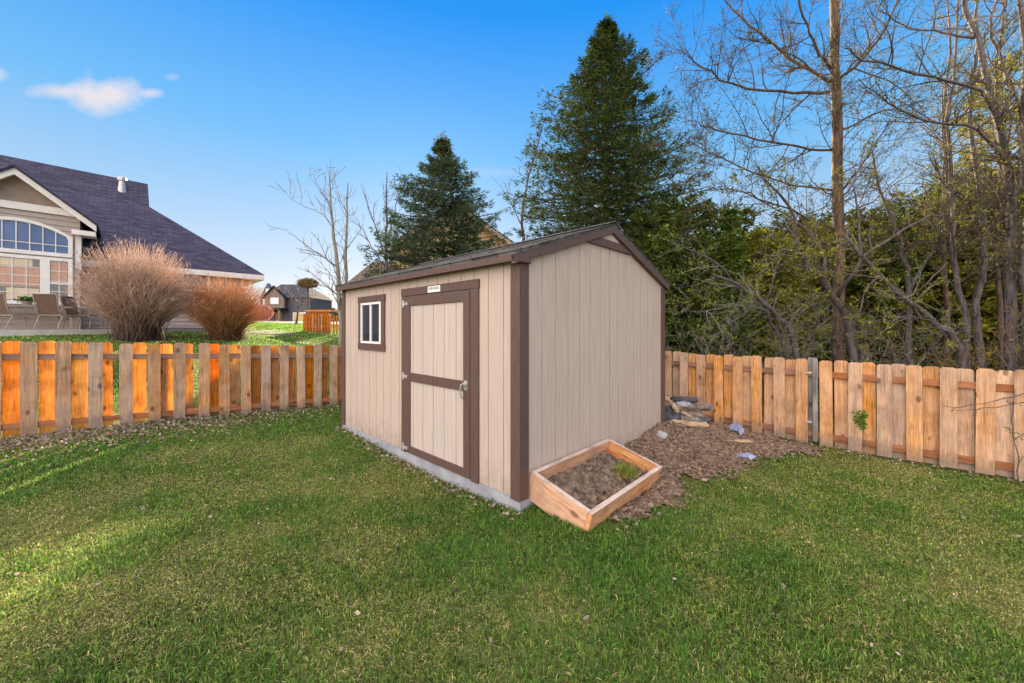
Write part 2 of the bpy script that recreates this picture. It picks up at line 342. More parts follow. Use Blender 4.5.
def terr(x, y):
    x = np.asarray(x, float); y = np.asarray(y, float); sh = x.shape
    q = np.c_[np.clip(x.ravel(), -85, 85), np.clip(y.ravel(), -25, 95)]/10
    out = np.empty(len(q))
    for i in range(0, len(q), 20000):
        d = np.linalg.norm(q[i:i+20000, None]-_P[None], axis=2); K = np.where(d > 0, d**2*np.log(d+1e-12), 0)
        out[i:i+20000] = K@_w[:-3]+_w[-3]+q[i:i+20000]@_w[-2:]
    return out.reshape(sh)
def tz(x, y): return float(terr(np.array([x]), np.array([y]))[0])
def at(x, y, Y): return np.array([(x-CX)/F*Y, Y, (HY-y)/F*Y+H])
_r = np.random.default_rng(5); _ph = _r.uniform(0, 6.28, (3, 14)); _dr = _r.normal(size=(3, 14, 2))
def vnoise(x, y, s, k=0):      # cheap smooth pseudo noise, -1..1
    v = 0
    for i in range(14): v = v+np.sin((x*_dr[k, i, 0]+y*_dr[k, i, 1])*s*(.6+.1*i)+_ph[k, i]+np.sin(x*s*_dr[k, i, 1]*.7+i))
    return v/5.0

SC = np.array([.063, 3.163])          # near corner of the shed
FL0 = np.array([-6.199, 4.8]); FR0 = np.array([2.868, 6.85])
uL = np.array([.694, .72]); uR = np.array([.72, -.694])
nL = np.array([-.72, .694]); nR = np.array([.694, .72])
def qL(x, y): return (x-FL0[0])*nL[0]+(y-FL0[1])*nL[1]
def qR(x, y): return (x-FR0[0])*nR[0]+(y-FR0[1])*nR[1]
def inshed(x, y, m=0.0):
    dx, dy = x-SC[0], y-SC[1]; a = dx*UX[0]+dy*UX[1]; b = dx*UY[0]+dy*UY[1]
    return (a > -m) & (a < 3.02+m) & (b > -m) & (b < 3.66+m)
# the dirt patch beside the shed
DP = np.array([(.35, 3.05), (.85, 2.93), (1.30, 3.25), (1.68, 3.55), (2.1, 3.9), (2.6, 4.35), (3.3, 4.68), (4.0, 5.03), (4.3, 5.4), (3.4, 6.6), (1.8, 8.2), (.9, 7.2), (1.9, 5.6)])
def inpoly(x, y, P):
    x = np.asarray(x, float); y = np.asarray(y, float); c = np.zeros(x.shape, bool); j = len(P)-1
    for i in range(len(P)):
        xi, yi = P[i]; xj, yj = P[j]
        c ^= ((yi > y) != (yj > y)) & (x < (xj-xi)*(y-yi)/(yj-yi+1e-12)+xi); j = i
    return c
def pdist(x, y, P):       # distance to the outline, + inside
    d = np.full(np.shape(x), 1e9)
    for i in range(len(P)):
        a = P[i-1]; b = P[i]; ab = b-a; t = np.clip(((x-a[0])*ab[0]+(y-a[1])*ab[1])/(ab@ab), 0, 1)
        d = np.minimum(d, np.hypot(x-a[0]-ab[0]*t, y-a[1]-ab[1]*t))
    return np.where(inpoly(x, y, P), d, -d)
def mound(x, y):
    k = np.clip((pdist(x, y, DP)+.12)/.9, 0, 1); k = k*k*(3-2*k)
    bl = np.exp(-((x-2.35)**2+(y-6.0)**2)/1.7)*.12+np.exp(-((x-1.9)**2+(y-4.7)**2)/1.2)*.05
    dx, dy = x-SC[0], y-SC[1]; a = dx*UX[0]+dy*UX[1]; d = dx*.72-dy*.694
    wl_ = np.exp(-(np.clip(d, -.1, 9)/.30)**2)*.15*np.clip((a-.9)/.5, 0, 1)*np.clip((3.5-a)/.4, 0, 1)*(d > -.15)
    return k*(bl+.02)+wl_
def gz(x, y): return terr(x, y)+mound(x, y)+.012*vnoise(x, y, 1.7)*(np.hypot(x, y) < 14)

# ground sheet
def warp(n, a, b, c, dense, k):
    t = np.linspace(-1, 1, n); return t
xs = np.unique(np.concatenate([np.linspace(-400, -40, 19), np.linspace(-40, -13, 28), np.linspace(-13, 11, 241), np.linspace(11, 40, 30), np.linspace(40, 400, 19)]))
ys = np.unique(np.concatenate([np.linspace(-120, -8, 12), np.linspace(-8, 0, 17), np.linspace(0, 12, 121), np.linspace(12, 40, 57), np.linspace(40, 700, 45)]))
X, Y = np.meshgrid(xs, ys); Z = gz(X, Y)
inside = inshed(X, Y, -.12); Z = np.where(inside, Z-.05, Z)
g = MB(); idx = np.arange(X.size).reshape(X.shape)
q = np.stack([idx[:-1, :-1], idx[:-1, 1:], idx[1:, 1:], idx[1:, :-1]], -1).reshape(-1, 4)
g.add(np.c_[X.ravel(), Y.ravel(), Z.ravel()], q)
m, t, p = newmat('turf_soil')
n1 = noise(t, .7, 5); n2 = noise(t, 22, 6); n3 = noise(t, 3.0, 5)
c = ramp(t, n2, [(.34, (.014, .018, .006)), (.52, (.05, .065, .015)), (.75, (.16, .15, .06))])
c = mixc(t, ramp(t, n1, [(.42, (0, 0, 0)), (.62, (.7, .7, .7))]), c, ramp(t, n2, [(.3, (.07, .09, .02)), (.7, (.24, .22, .09))]))
L(t, c, p.inputs['Base Color']); p.inputs['Roughness'].default_value = .95; p.inputs['Specular IOR Level'].default_value = .1; bump(t, p, n2, .8, .03)
tag(g.build('ground', m, smooth=True), kind='structure')

# dirt patch: own sheet over the ground
gx, gy = np.meshgrid(np.arange(.1, 4.7, .022), np.arange(2.7, 8.2, .022)); pdv = pdist(gx, gy, DP)+.11*vnoise(gx, gy, 5.0)+.10*vnoise(gx, gy, 17., 1)
keep = (pdv > 0) & ~inshed(gx, gy, -.04) & (qR(gx, gy) < .5)
rr = np.random.default_rng(3)
zz = gz(gx, gy)+np.clip(pdv*.12, -.0, .022)+.004+.026*vnoise(gx, gy, 11., 2)*np.clip(pdv*3, 0, 1)+.014*vnoise(gx, gy, 37., 1)*np.clip(pdv*3, 0, 1)+rr.normal(size=gx.shape)*.0045
zz = np.maximum(zz+.008, gz(gx, gy)+.010)
idx = np.arange(gx.size).reshape(gx.shape); q = np.stack([idx[:-1, :-1], idx[:-1, 1:], idx[1:, 1:], idx[1:, :-1]], -1)
kk = keep[:-1, :-1] & keep[:-1, 1:] & keep[1:, 1:] & keep[1:, :-1]
d_ = MB(); d_.add(np.c_[gx.ravel(), gy.ravel(), zz.ravel()], q[kk])
m, t, p = newmat('bare_dirt'); n2 = noise(t, 30, 8, rough=.7); n3 = noise(t, 2.2, 4)
c = ramp(t, n2, [(.36, (.022, .014, .009)), (.50, (.15, .098, .066)), (.66, (.44, .32, .225))])
c = mixc(t, ramp(t, n3, [(.45, (0, 0, 0)), (.65, (.55, .55, .55))]), c, ramp(t, n2, [(.3, (.12, .08, .055)), (.7, (.34, .23, .16))]))
L(t, c, p.inputs['Base Color']); p.inputs['Roughness'].default_value = .95; p.inputs['Specular IOR Level'].default_value = .1; bump(t, p, n2, 1, .03)
dm = d_.build('dirt', m); tag(dm, kind='structure')
M['dirt'] = m

# clods, wood chips and pebbles strewn on the dirt (uncountable)
rng = np.random.default_rng(11)
px = rng.uniform(.2, 4.5, 3600); py = rng.uniform(2.75, 7.9, 3600)
pdp = pdist(px, py, DP)+.11*vnoise(px, py, 5.0); ok = (pdp > -.06) & ~inshed(px, py, .02) & (qR(px, py) < .1); px, py = px[ok], py[ok]
P = np.c_[px, py, gz(px, py)+.022]; n = len(P)
D = rng.normal(size=(n, 3)); D[:, 2] *= .25; cb = rng.uniform(0, 1, (n, 1)); nearpile = np.exp(-((px-2.5)**2+(py-5.5)**2)/.6)[:, None]*.8
cc = np.where(cb < .45, np.array([[.38, .28, .21]]), np.where(cb < .8, np.array([[.14, .10, .08]]), np.array([[.5, .42, .36]])))*rng.uniform(.6, 1.2, (n, 1))
cc = np.where(rng.random((n, 1)) < nearpile, np.array([[.045, .045, .055]]), cc)
dd = MB(); dd.cards(P, D, rng.uniform(.008, .035, n)*np.where(rng.random(n) < .07, 4, 1), rng.uniform(.005, .014, n), rng, cc, quad=True)
# little lumps
k = 2600; sel = rng.choice(n, k); base = P[sel]; r_ = rng.uniform(.005, .018, k)*np.where(rng.random(k) < .06, 2.4, 1)
octa = np.array([(1, 0, 0), (0, 1, 0), (-1, 0, 0), (0, -1, 0), (0, 0, .8), (0, 0, -.8)], float)
V = base[:, None]+octa[None]*r_[:, None, None]*rng.uniform(.6, 1.3, (k, 6, 1))
fo = np.array([(0, 1, 4), (1, 2, 4), (2, 3, 4), (3, 0, 4), (1, 0, 5), (2, 1, 5), (3, 2, 5), (0, 3, 5)])
dd.add(V.reshape(-1, 3), (fo[None]+6*np.arange(k)[:, None, None]).reshape(-1, 3), np.repeat(np.array([[.24, .18, .145]])*rng.uniform(.5, 1.5, (k, 1)), 6, axis=0))
tag(dd.build('dirt_debris', M['leaflit']), 'wood chips, clods and pebbles strewn over the bare dirt patch', 'debris', kind='stuff')

# ------------------------------------------------------------------ lawn
rng = np.random.default_rng(7)
def blades(n, xr, yr, dens, hgt, wid, keepf, name, mult=1.0, label=None):
    x = rng.uniform(*xr, n); y = rng.uniform(*yr, n)
    k = rng.uniform(0, 1, n) < dens(x, y); x, y = x[k], y[k]; k = keepf(x, y); x, y = x[k], y[k]; n = len(x)
    dist = np.hypot(x, y); z = gz(x, y)-.004
    pat = vnoise(x, y, 1.1)*.7+vnoise(x, y, 3.6, 1)*.55+vnoise(x, y, 11., 2)*.45+rng.normal(size=n)*.3
    dryb = .10*np.clip(-x-2.2, 0, 4)+.10*np.clip(x-.6, 0, 4)-.18*np.clip(y-3, 0, 3)*(x < 0)+.05
    dry = 1/(1+np.exp(-(pat+dryb-.55)*3.2))
    straw = rng.uniform(0, 1, n) < dry*.46+.03
    hue = rng.uniform(0, 1, (n, 1))
    grn = np.array([[.030, .135, .028]])*(1-hue)+np.array([[.18, .31, .045]])*hue
    grn = grn*(1-dry[:, None]*.6)+np.array([[.30, .35, .06]])*dry[:, None]*.5
    st = np.array([[.50, .44, .20]])*rng.uniform(.6, 1.15, (n, 1))
    col = np.where(straw[:, None], st, grn)*(rng.uniform(.28, 1.0, (n, 1))**1.5*1.75+.06)*np.array([[mult*1.05, mult, mult*.95]])
    h = hgt*rng.uniform(.55, 1.35, n)*(1+.35*np.clip(-pat, -1, 1))*np.where(straw, .8, 1); wd = wid(dist)*rng.uniform(.7, 1.3, n)
    th = rng.uniform(0, 2*pi, n); lean = rng.uniform(.15, 1.0, n)+np.where(straw, .7, 0); a = np.c_[np.cos(th), np.sin(th), np.zeros(n)]
    s_ = np.c_[-np.sin(th+rng.normal(size=n)*.6), np.cos(th), np.zeros(n)]; Pb = np.c_[x, y, z]; up = np.array([[0, 0, 1.]])
    mid = Pb+a*(h*lean*.28)[:, None]+up*(h*.6)[:, None]; tip = Pb+a*(h*lean*.95)[:, None]+up*(h*np.clip(1-.32*lean, .15, 1))[:, None]
    V = np.stack([Pb-s_*wd[:, None]/2, Pb+s_*wd[:, None]/2, mid+s_*wd[:, None]*.42, mid-s_*wd[:, None]*.42, tip], 1)
    b = MB(); b.add(V.reshape(-1, 3), np.empty((0, 4), int), np.repeat(col, 5, axis=0)); i = np.arange(n)[:, None]*5
    b.f = [i+np.array([[0, 1, 2, 3]]), i+np.array([[3, 2, 4]])]
    return tag(b.build(name, M['grass']), label, 'grass', kind='stuff')
def yard(x, y):
    pd = pdist(x, y, DP)+.11*vnoise(x, y, 5.0)+rng.normal(size=x.shape)*.05
    return (qL(x, y) < .12) & (qR(x, y) < .12) & ~inshed(x, y, .015) & (pd < .02) & (np.abs(x) < y*1.45+.5)
blades(3600000, (-9.5, 8.5), (1.2, 8.8), lambda x, y: 24000*1.25/(1+((x*.35)**2+y**2)/6.25)/(3600000/(18*7.6)), .033, lambda d: .0019+.0007*d, yard, 'lawn_grass', label='short green and straw coloured lawn grass filling the fenced yard')
def nlawn(x, y):
    q = qL(x, y); return (q > .12) & ((x-(-15.3))*nL[0]+(y-13.1)*nL[1] < -1.9) | (q > .12) & (x > y*-.72-1) & (x < -1)
blades(600000, (-22, -1), (4, 30), lambda x, y: np.where(y < 14, .42, .30)+0*x, .045, lambda d: .003+.0008*d, lambda x, y: nlawn(x, y) & (x > -1.5*y), 'neighbour_lawn_grass', 1.5, label='bright green grass on the raised lawn beyond the left fence')

# dry leaves and little bits on the yard lawn
rng = np.random.default_rng(21)
t_ = rng.uniform(-3.5, 4.5, 9000); o_ = np.abs(rng.normal(size=9000))*.58+.02
lx = FL0[0]+uL[0]*t_-nL[0]*o_; ly = FL0[1]+uL[1]*t_-nL[1]*o_; kk = rng.uniform(0, 1, len(lx)) < np.clip(1.15-np.abs(t_-.2)*.28, .1, 1); lx, ly = lx[kk], ly[kk]
ex = rng.uniform(-6, 6, 260); ey = rng.uniform(1.5, 6, 260); lx = np.r_[lx, ex]; ly = np.r_[ly, ey]
t_ = rng.uniform(0, 6, 500); o_ = np.abs(rng.normal(size=500))*.2; lx = np.r_[lx, FR0[0]+uR[0]*t_-nR[0]*o_]; ly = np.r_[ly, FR0[1]+uR[1]*t_-nR[1]*o_]
t_ = rng.uniform(-.1, 3.7, 420); o_ = np.abs(rng.normal(size=420))*.09+.03; lx = np.r_[lx, SC[0]+UY[0]*t_-UX[0]*o_]; ly = np.r_[ly, SC[1]+UY[1]*t_-UX[1]*o_]
kk = (qL(lx, ly) < .05) & (qR(lx, ly) < .0) & ~inshed(lx, ly, .02); lx, ly = lx[kk], ly[kk]
n = len(lx); P = np.c_[lx, ly, gz(lx, ly)+rng.uniform(.02, .045, n)]; D = rng.normal(size=(n, 3)); D[:, 2] *= .3
hue = rng.uniform(0, 1, (n, 1)); cc = (np.array([[.20, .13, .09]])*(1-hue)+np.array([[.46, .37, .30]])*hue)*rng.uniform(.6, 1.2, (n, 1))
ll = MB(); ll.cards(P, D, rng.uniform(.02, .055, n), rng.uniform(.012, .032, n), rng, cc, quad=True)
tag(ll.build('fallen_leaves', M['leaflit']), 'brown dry leaves scattered on the lawn, thickest along the left fence', 'fallen leaves', kind='stuff')

# ------------------------------------------------------------------ the shed (local: x along gable wall, y along door wall)
shed = thing('garden_shed', 'tan garden shed with dark brown trim and a closed door, standing on the lawn', 'shed', (SC[0], SC[1], 0), ANG)
LY, LX, ZB, ZE = 3.66, 3.02, .145, 2.24
PITCH = .334
def zroof(x): return ZE+PITCH*(min(x, LX-x)+.0)
sb = MB()
# backing walls
def gwall(b, y0, y1, ztop_off=0):
    b.prism([(0, ZB), (LX, ZB), (LX, ZE+ztop_off), (LX/2, ZE+PITCH*LX/2+ztop_off), (0, ZE+ztop_off)], 'y', y0, y1)
back_w = MB(); gwall(back_w, .016, .05); gwall(back_w, LY-.05, LY-.0)
back_w.box(.016, .05, .05, LY-.05, ZB, ZE); back_w.box(LX-.05, LX, .05, LY-.05, ZB, ZE)
back_w.build('wall_core', M['groove'], shed)
fw = MB(); g0 = [.0]+[.19+.2*i for i in range(18)]+[LY]
for a, b in zip(g0[:-1], g0[1:]):
    if b-a > .02: fw.box(0, .015, a+.004, b-.004, ZB, ZE)
fw.build('door_wall', M['siding'], shed)
gw = MB(); g1 = [0]+[.10+.2*i for i in range(15)]+[LX]
g1 = sorted(set(g1+[LX/2]))
for a, b in zip(g1[:-1], g1[1:]):
    a2 = a+(.004 if a != LX/2 else 0); b2 = b-(.004 if b != LX/2 else 0)
    if b2-a2 > .01:
        gw.hexa([(a2, 0, ZB), (b2, 0, ZB), (b2, .015, ZB), (a2, .015, ZB)], [(a2, 0, zroof(a2)), (b2, 0, zroof(b2)), (b2, .015, zroof(b2)), (a2, .015, zroof(a2))])
gw.build('gable_wall', M['siding'], shed)
for (x0, x1, y0, y1) in ((-.02, .0, -.02, .089), (.0, .10, -.02, .0), (-.02, 0, LY-.085, LY+.018), (LX-.09, LX+.018, -.02, 0)):
    MB().box(x0, x1, y0, y1, ZB-.01, 2.17 if x0 < .05 or x0 > 2 else 2.2).build('corner_trim', M['trim'], shed, bevel=.003)
# foundation skirt
sk = MB(); sk.box(-.012, .03, -.02, LY+.01, -.10, ZB-.003); sk.box(.03, LX, -.012, .03, -.2, ZB-.003); sk.build('foundation', M['concrete'], shed)
# roof
OH, OG = .10, .055; T0 = .026
rf = MB()
for side in (0, 1):
    fx = (lambda x: x) if side == 0 else (lambda x: LX-x)
    e, r = -OH, LX/2; zb = lambda x: ZE+.005+PITCH*x
    n = 9
    P0 = [(fx(e), -OG, zb(e)), (fx(r), -OG, zb(r)), (fx(r), LY+OG, zb(r)), (fx(e), LY+OG, zb(e))]
    P1 = [(a, b, c+T0) for a, b, c in P0]
    if side: P0 = P0[::-1]; P1 = P1[::-1]
    rb = MB().hexa(P0, P1)
    # shingle courses laid as thin overlapping strips
    for i in range(12):
        x0 = e-.012+i*(r-e)/12; x1 = x0+(r-e)/12+.012
        lo, hi = .007, .003
        A = [(fx(x0), -OG-.012, zb(x0)+T0), (fx(x1), -OG-.012, zb(x1)+T0-.002), (fx(x1), LY+OG+.012, zb(x1)+T0-.002), (fx(x0), LY+OG+.012, zb(x0)+T0)]
        B = [(A[0][0], A[0][1], A[0][2]+lo), (A[1][0], A[1][1], A[1][2]+hi), (A[2][0], A[2][1], A[2][2]+hi), (A[3][0], A[3][1], A[3][2]+lo)]
        if side: A = A[::-1]; B = B[::-1]
        rb.hexa(A, B)
    o = rb.build('roof', M['roof_shed'], shed)
    uv_planar(o, (0, 1, 0), (1 if not side else -1, 0, PITCH))
rc = MB(); zt = ZE+.005+PITCH*LX/2+T0
for s_ in (-1, 1):
    rc.hexa([(LX/2, -OG-.014, zt+.02), (LX/2+s_*.13, -OG-.014, zt+.02-.13*PITCH), (LX/2+s_*.13, LY+OG+.014, zt+.02-.13*PITCH), (LX/2, LY+OG+.014, zt+.02)][::s_],
            [(LX/2, -OG-.014, zt+.03), (LX/2+s_*.13, -OG-.014, zt+.03-.13*PITCH), (LX/2+s_*.13, LY+OG+.014, zt+.03-.13*PITCH), (LX/2, LY+OG+.014, zt+.03)][::s_])
o = rc.build('ridge_cap', M['roof_shed'], shed); uv_planar(o, (0, 1, 0), (1, 0, 0))
# fascias and rakes
MB().box(-OH-.0, -OH+.02, -OG+.0, LY+OG, 2.155, ZE+.005-OH*PITCH).build('fascia', M['trim'], shed, bevel=.002)
MB().box(LX+OH-.02, LX+OH, -OG, LY+OG, 2.155, ZE+.005-OH*PITCH).build('fascia', M['trim'], shed, bevel=.002)
MB().box(-OH+.02, -.002, 0.0, LY, 2.165, 2.177).build('soffit', M['trim'], shed)
for side in (0, 1):
    fx = (lambda x: x) if side == 0 else (lambda x: LX-x)
    za = lambda x: ZE+.003+PITCH*x
    pts = [(-OH, za(-OH)-.078), (LX/2, za(LX/2)-.078), (LX/2, za(LX/2)), (-OH, za(-OH))]
    MB().prism([(fx(a), b) for a, b in pts], 'y', -OG, -.001).build('rake_board', M['trim'], shed, bevel=.002)
# gable panel with a small tan vent
zbp = 2.497; xa = (zbp+.10-ZE)/PITCH
gp = MB(); xl = (zbp-ZE)/PITCH
zp = lambda x: za(x)-.095
fxv = lambda x: LX-x
xL = .93; xR = LX-.93
tri = [(1.27, 2.582), (1.75, 2.582), (1.51, 2.668)]
outer = [(xL, zbp), (xR, zbp), (LX/2, za(LX/2)-.03)]
# ring between outer triangle and the vent triangle
def ring(b, o3, i3, y0, y1):
    v = [(x, y0, z) for x, z in o3]+[(x, y0, z) for x, z in i3]+[(x, y1, z) for x, z in o3]+[(x, y1, z) for x, z in i3]
    f = []
    for i in range(3):
        j = (i+1) % 3
        f += [(i, j, 3+j, 3+i), (6+j, 6+i, 9+i, 9+j), (i, 6+i, 6+j, j), (3+i, 3+j, 9+j, 9+i)]
    b.add(v, f)
ring(gp, outer, tri, -.032, -.002); gp.build('gable_panel', M['trim'], shed)
MB().prism(tri, 'y', -.018, -.004).build('gable_vent', M['siding'], shed)
MB().box(-OH+.0, .09, -OG-.004, -.0, 2.15, 2.20).build('fascia_return', M['trim'], shed, bevel=.002)
# door
MB().box(-.024, -.001, .505, 1.91, 1.975, 2.062).build('door_header', M['trim'], shed, bevel=.003)
MB().box(-.022, -.001, .512, .622, .135, 1.974).build('door_jamb', M['trim'], shed, bevel=.003)
MB().box(-.022, -.001, 1.815, 1.902, .135, 1.974).build('door_jamb', M['trim'], shed, bevel=.003)
door = MB()
for a, b in ((.72, .85), (.858, 1.05), (1.058, 1.25), (1.258, 1.45), (1.458, 1.65), (1.658, 1.71)): door.box(-.012, -.001, a, b, .155, 1.962)
door = door.build('door', M['doorpanel'], shed)
MB().box(-.004, -.0005, .626, 1.812, .15, 1.968).build('door_gap', M['groove'], door)
for (y0, y1, z0, z1) in ((.628, .724, .152, 1.965), (1.707, 1.811, .152, 1.965)): MB().box(-.028, -.004, y0, y1, z0, z1).build('stile', M['trim'], door, bevel=.003)
for (z0, z1) in ((.152, .232), (.985, 1.083), (1.858, 1.965)): MB().box(-.0275, -.004, .7245, 1.7065, z0, z1).build('door_rail', M['trim'], door, bevel=.003)
for z in (1.885, 1.035, .20):
    hb = MB(); hb.box(-.034, -.028, 1.75, 1.83, z-.018, z+.018); hb.box(-.030, -.022, 1.83, 1.875, z-.04, z+.04)
    hb.tubes(np.array([[(-.036, 1.83, z-.042), (-.036, 1.83, z), (-.036, 1.83, z+.042)]]), np.full((1, 3), .009), 8); hb.build('hinge', M['metal'], door)
hd = MB(); th = np.linspace(0, 1, 9)
hd.box(-.036, -.028, .655, .70, 1.0, 1.09)
hp = np.array([[(-.04, .675, 1.06), (-.075, .677, 1.062), (-.082, .69, 1.05), (-.08, .70, 1.01), (-.076, .703, .96), (-.066, .70, .93), (-.05, .695, .92)]])
hd.tubes(hp, np.full((1, 7), .009), 8); hd.tubes(np.array([[(-.028, .675, 1.06), (-.045, .675, 1.06), (-.062, .675, 1.06)]]), np.array([[.024, .024, .018]]), 12)
hd.build('door_handle', M['metal'], door, smooth=False)
pl = MB().box(-.029, -.0242, 1.105, 1.335, 1.982, 2.050).build('name_plate', M['white'], shed, bevel=.002)
tcv = bpy.data.curves.new('plate_lettering', 'FONT'); tcv.body = 'TUFF SHED'; tcv.size = .040; tcv.extrude = .0008; tcv.align_x = 'CENTER'; tcv.align_y = 'CENTER'
_t = bpy.data.objects.new('plate_lettering_font', tcv); COL.objects.link(_t); bpy.context.view_layer.update()
_m = bpy.data.meshes.new_from_object(_t.evaluated_get(bpy.context.evaluated_depsgraph_get())); bpy.data.objects.remove(_t); _m.materials.clear(); _m.materials.append(M['ink'])
to = bpy.data.objects.new('plate_lettering', _m); COL.objects.link(to)
to.parent = pl; to.location = (-.0302, 1.22, 2.022); to.rotation_euler = (pi/2, 0, -pi/2)
# window
wf = MB(); wf.box(-.022, -.001, 2.325, 3.105, 1.945, 2.035); wf.box(-.022, -.001, 2.325, 3.105, 1.30, 1.39)
wf.box(-.020, -.001, 2.335, 2.42, 1.391, 1.944); wf.box(-.020, -.001, 3.005, 3.095, 1.391, 1.944); win = wf.build('window', M['trim'], shed, bevel=.003)
fr = MB(); fr.box(-.026, -.001, 2.421, 3.004, 1.915, 1.943); fr.box(-.026, -.001, 2.421, 3.004, 1.392, 1.42); fr.box(-.026, -.001, 2.421, 2.450, 1.421, 1.914); fr.box(-.026, -.001, 2.975, 3.004, 1.421, 1.914); fr.box(-.024, -.001, 2.70, 2.73, 1.421, 1.914)
fr.box(-.020, -.001, 2.451, 2.47, 1.421, 1.914)
fr.build('window_frame', M['white'], win)
MB().box(-.010, -.002, 2.471, 2.689, 1.421, 1.914).build('pane', M['glass'], win); MB().box(-.007, -.002, 2.741, 2.974, 1.421, 1.914).build('pane', M['glass'], win)

# ------------------------------------------------------------------ fences
def picket_mesh(h, wd=.14, th=.018, seed=0):
    b = MB(); c = .028; prof = [(-wd/2, 0), (wd/2, 0), (wd/2, h-c*1.1), (wd/2-c*.28, h-c*.45), (wd/2-c, h), (-wd/2+c, h), (-wd/2+c*.28, h-c*.45), (-wd/2, h-c*1.1)]
    b.prism(prof, 'y', -th/2, th/2); return b
def fence(name, label, o0, u, nrm, i0, i1, ztop0, slope_top, pitch, hgt, mats, seed, phase_back=.5, shifts={}, skip=()):
    """front pickets on the yard side, back pickets beyond the rails; u: direction, nrm: away from the yard"""
    rg = random.Random(seed); root = thing(name, label, 'fence', (o0[0], o0[1], 0), math.atan2(u[1], u[0]))
    meshes = [picket_mesh(hgt+d).build('picket', mats[0], root).data for d in (-.012, 0, .01)]
    for ob in [x for x in root.children]: bpy.data.objects.remove(ob)
    sgn = 1 if (nrm[0]*-u[1]+nrm[1]*u[0]) > 0 else -1
    m2 = []
    for me in meshes:
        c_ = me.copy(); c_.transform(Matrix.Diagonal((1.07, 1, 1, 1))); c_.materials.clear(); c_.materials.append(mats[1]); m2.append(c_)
    for i in range(i0, i1):
        for kind in (0, 1):
            if (i, kind) in skip: continue
            dsh = shifts.get(i, 0) if kind else 0
            t = (i+(phase_back if kind else 0))*pitch+rg.uniform(-.012, .012)+dsh
            zt = ztop0+slope_top*t+rg.uniform(-.008, .008)
            me = (meshes, m2)[kind][rg.randrange(3)]
            ob = bpy.data.objects.new('picket', me); COL.objects.link(ob); ob.parent = root
            ob.location = (t, sgn*(.029 if kind else -.029), zt-hgt+(0.0 if not kind else -.008)); ob.rotation_euler = (rg.uniform(-.008, .008), rg.uniform(-.008, .008), 0)
    for k, (z0, z1) in enumerate(((hgt-.245, hgt-.165), (.085, .165))):
        a, b = i0*pitch, (i1)*pitch; mb = MB(); sg = 8
        xs_ = np.linspace(a, b, 2)
        za_, zb_ = ztop0+slope_top*a-hgt, ztop0+slope_top*b-hgt
        mb.hexa([(a, -.0195, za_+z0), (b, -.0195, zb_+z0), (b, .0195, zb_+z0), (a, .0195, za_+z0)], [(a, -.0195, za_+z1), (b, -.0195, zb_+z1), (b, .0195, zb_+z1), (a, .0195, za_+z1)])
        mb.build('rail', M['rail'], root, bevel=.003)
    return root, sgn
# left fence
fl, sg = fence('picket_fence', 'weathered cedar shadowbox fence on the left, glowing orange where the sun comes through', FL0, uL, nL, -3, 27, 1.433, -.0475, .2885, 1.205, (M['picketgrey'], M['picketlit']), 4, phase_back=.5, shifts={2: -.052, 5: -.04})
for t in (-.62, 1.16+.12, 3.6, 6.0):
    MB().box(t-.045, t+.045, .0395, .125, -.02, 1.26-.0475*t).build('post', M['post'], fl)
# right fence
fr_, sg2 = fence('picket_fence', 'pinkish cedar shadowbox fence on the right, running down from behind the shed', FR0, uR, nR, -17, 8, 1.168, -.0105, .279, 1.205, (M['picket'], M['picket']), 9, skip=((7, 1),))
gz_ = -.062
MB().box(7.42*.279, 7.42*.279+.055, -.045, -.028, -.03, 1.15).build('post_face', M['post'], fr_, bevel=.003)
MB().box(7.30*.279-.03, 7.30*.279+.07, .02, .105, -.05, 1.165).build('post', M['post'], fr_, bevel=.004)
for z in (.23, .94): MB().box(7.14*.279-.0, 7.14*.279+.07, -.052, -.0385, z, z+.03).build('gate_bracket', M['metal'], fr_)
fr2, _ = fence('picket_fence', 'cedar shadowbox fence section at the far right edge, nearest the camera', FR0, uR, nR, 8, 22, 1.168, -.0105, .279, 1.215, (M['picket'], M['picket']), 31)
for t in (11.4*.279+.8, 21*.279): MB().box(t-.045, t+.045, .04, .125, -.2, 1.0).build('post', M['post'], fr2)

# ------------------------------------------------------------------ planter box
Lt = np.array([.1646, 3.24, .3525]); e1 = np.array([.694, .72, .006]); e1 /= np.linalg.norm(e1)
a15 = RD(15); e2 = np.array([.72*cos(a15), -.694*cos(a15), -sin(a15)]); e2 -= e1*(e1@e2); e2 /= np.linalg.norm(e2); e3 = np.cross(e2, e1); e3 = e3 if e3[2] > 0 else -e3
R3 = Matrix((tuple(e1), tuple(-e2), tuple(e3))).transposed()
PW, PL, PH = .63, 1.32, .245
plr = thing('planter_box', 'tilted rectangular wooden planter box leaning against the shed wall', 'planter', tuple(Lt-e3*PH)); plr.rotation_euler = R3.to_euler()
th_ = .038
MB().box(0, PL, -th_, 0, 0, PH).build('side_board', M['planter'], plr, bevel=.003)                  # shed side
o = MB().box(0, PL, -PW, -PW+th_, 0, PH).build('side_board', M['planter'], plr, bevel=.003)
MB().box(-.0, th_, -PW+th_+.001, -th_-.001, 0, PH+.001).build('end_board', M['planterend'], plr, bevel=.003)
MB().box(PL-th_, PL, -PW+th_+.001, -th_-.001, 0, PH+.001).build('end_board', M['planterend'], plr, bevel=.003)
cap = MB(); cap.box(-.001, PL+.001, -th_-.001, .001, PH+.001, PH+.005); cap.box(-.001, PL+.001, -PW-.001, -PW+th_, PH+.001, PH+.005); cap.box(-.001, th_, -PW+th_, -th_-.001, PH+.002, PH+.005); cap.box(PL-th_, PL+.001, -PW+th_, -th_-.001, PH+.002, PH+.005)
cap.build('worn_rim', M['plantercap'], plr)
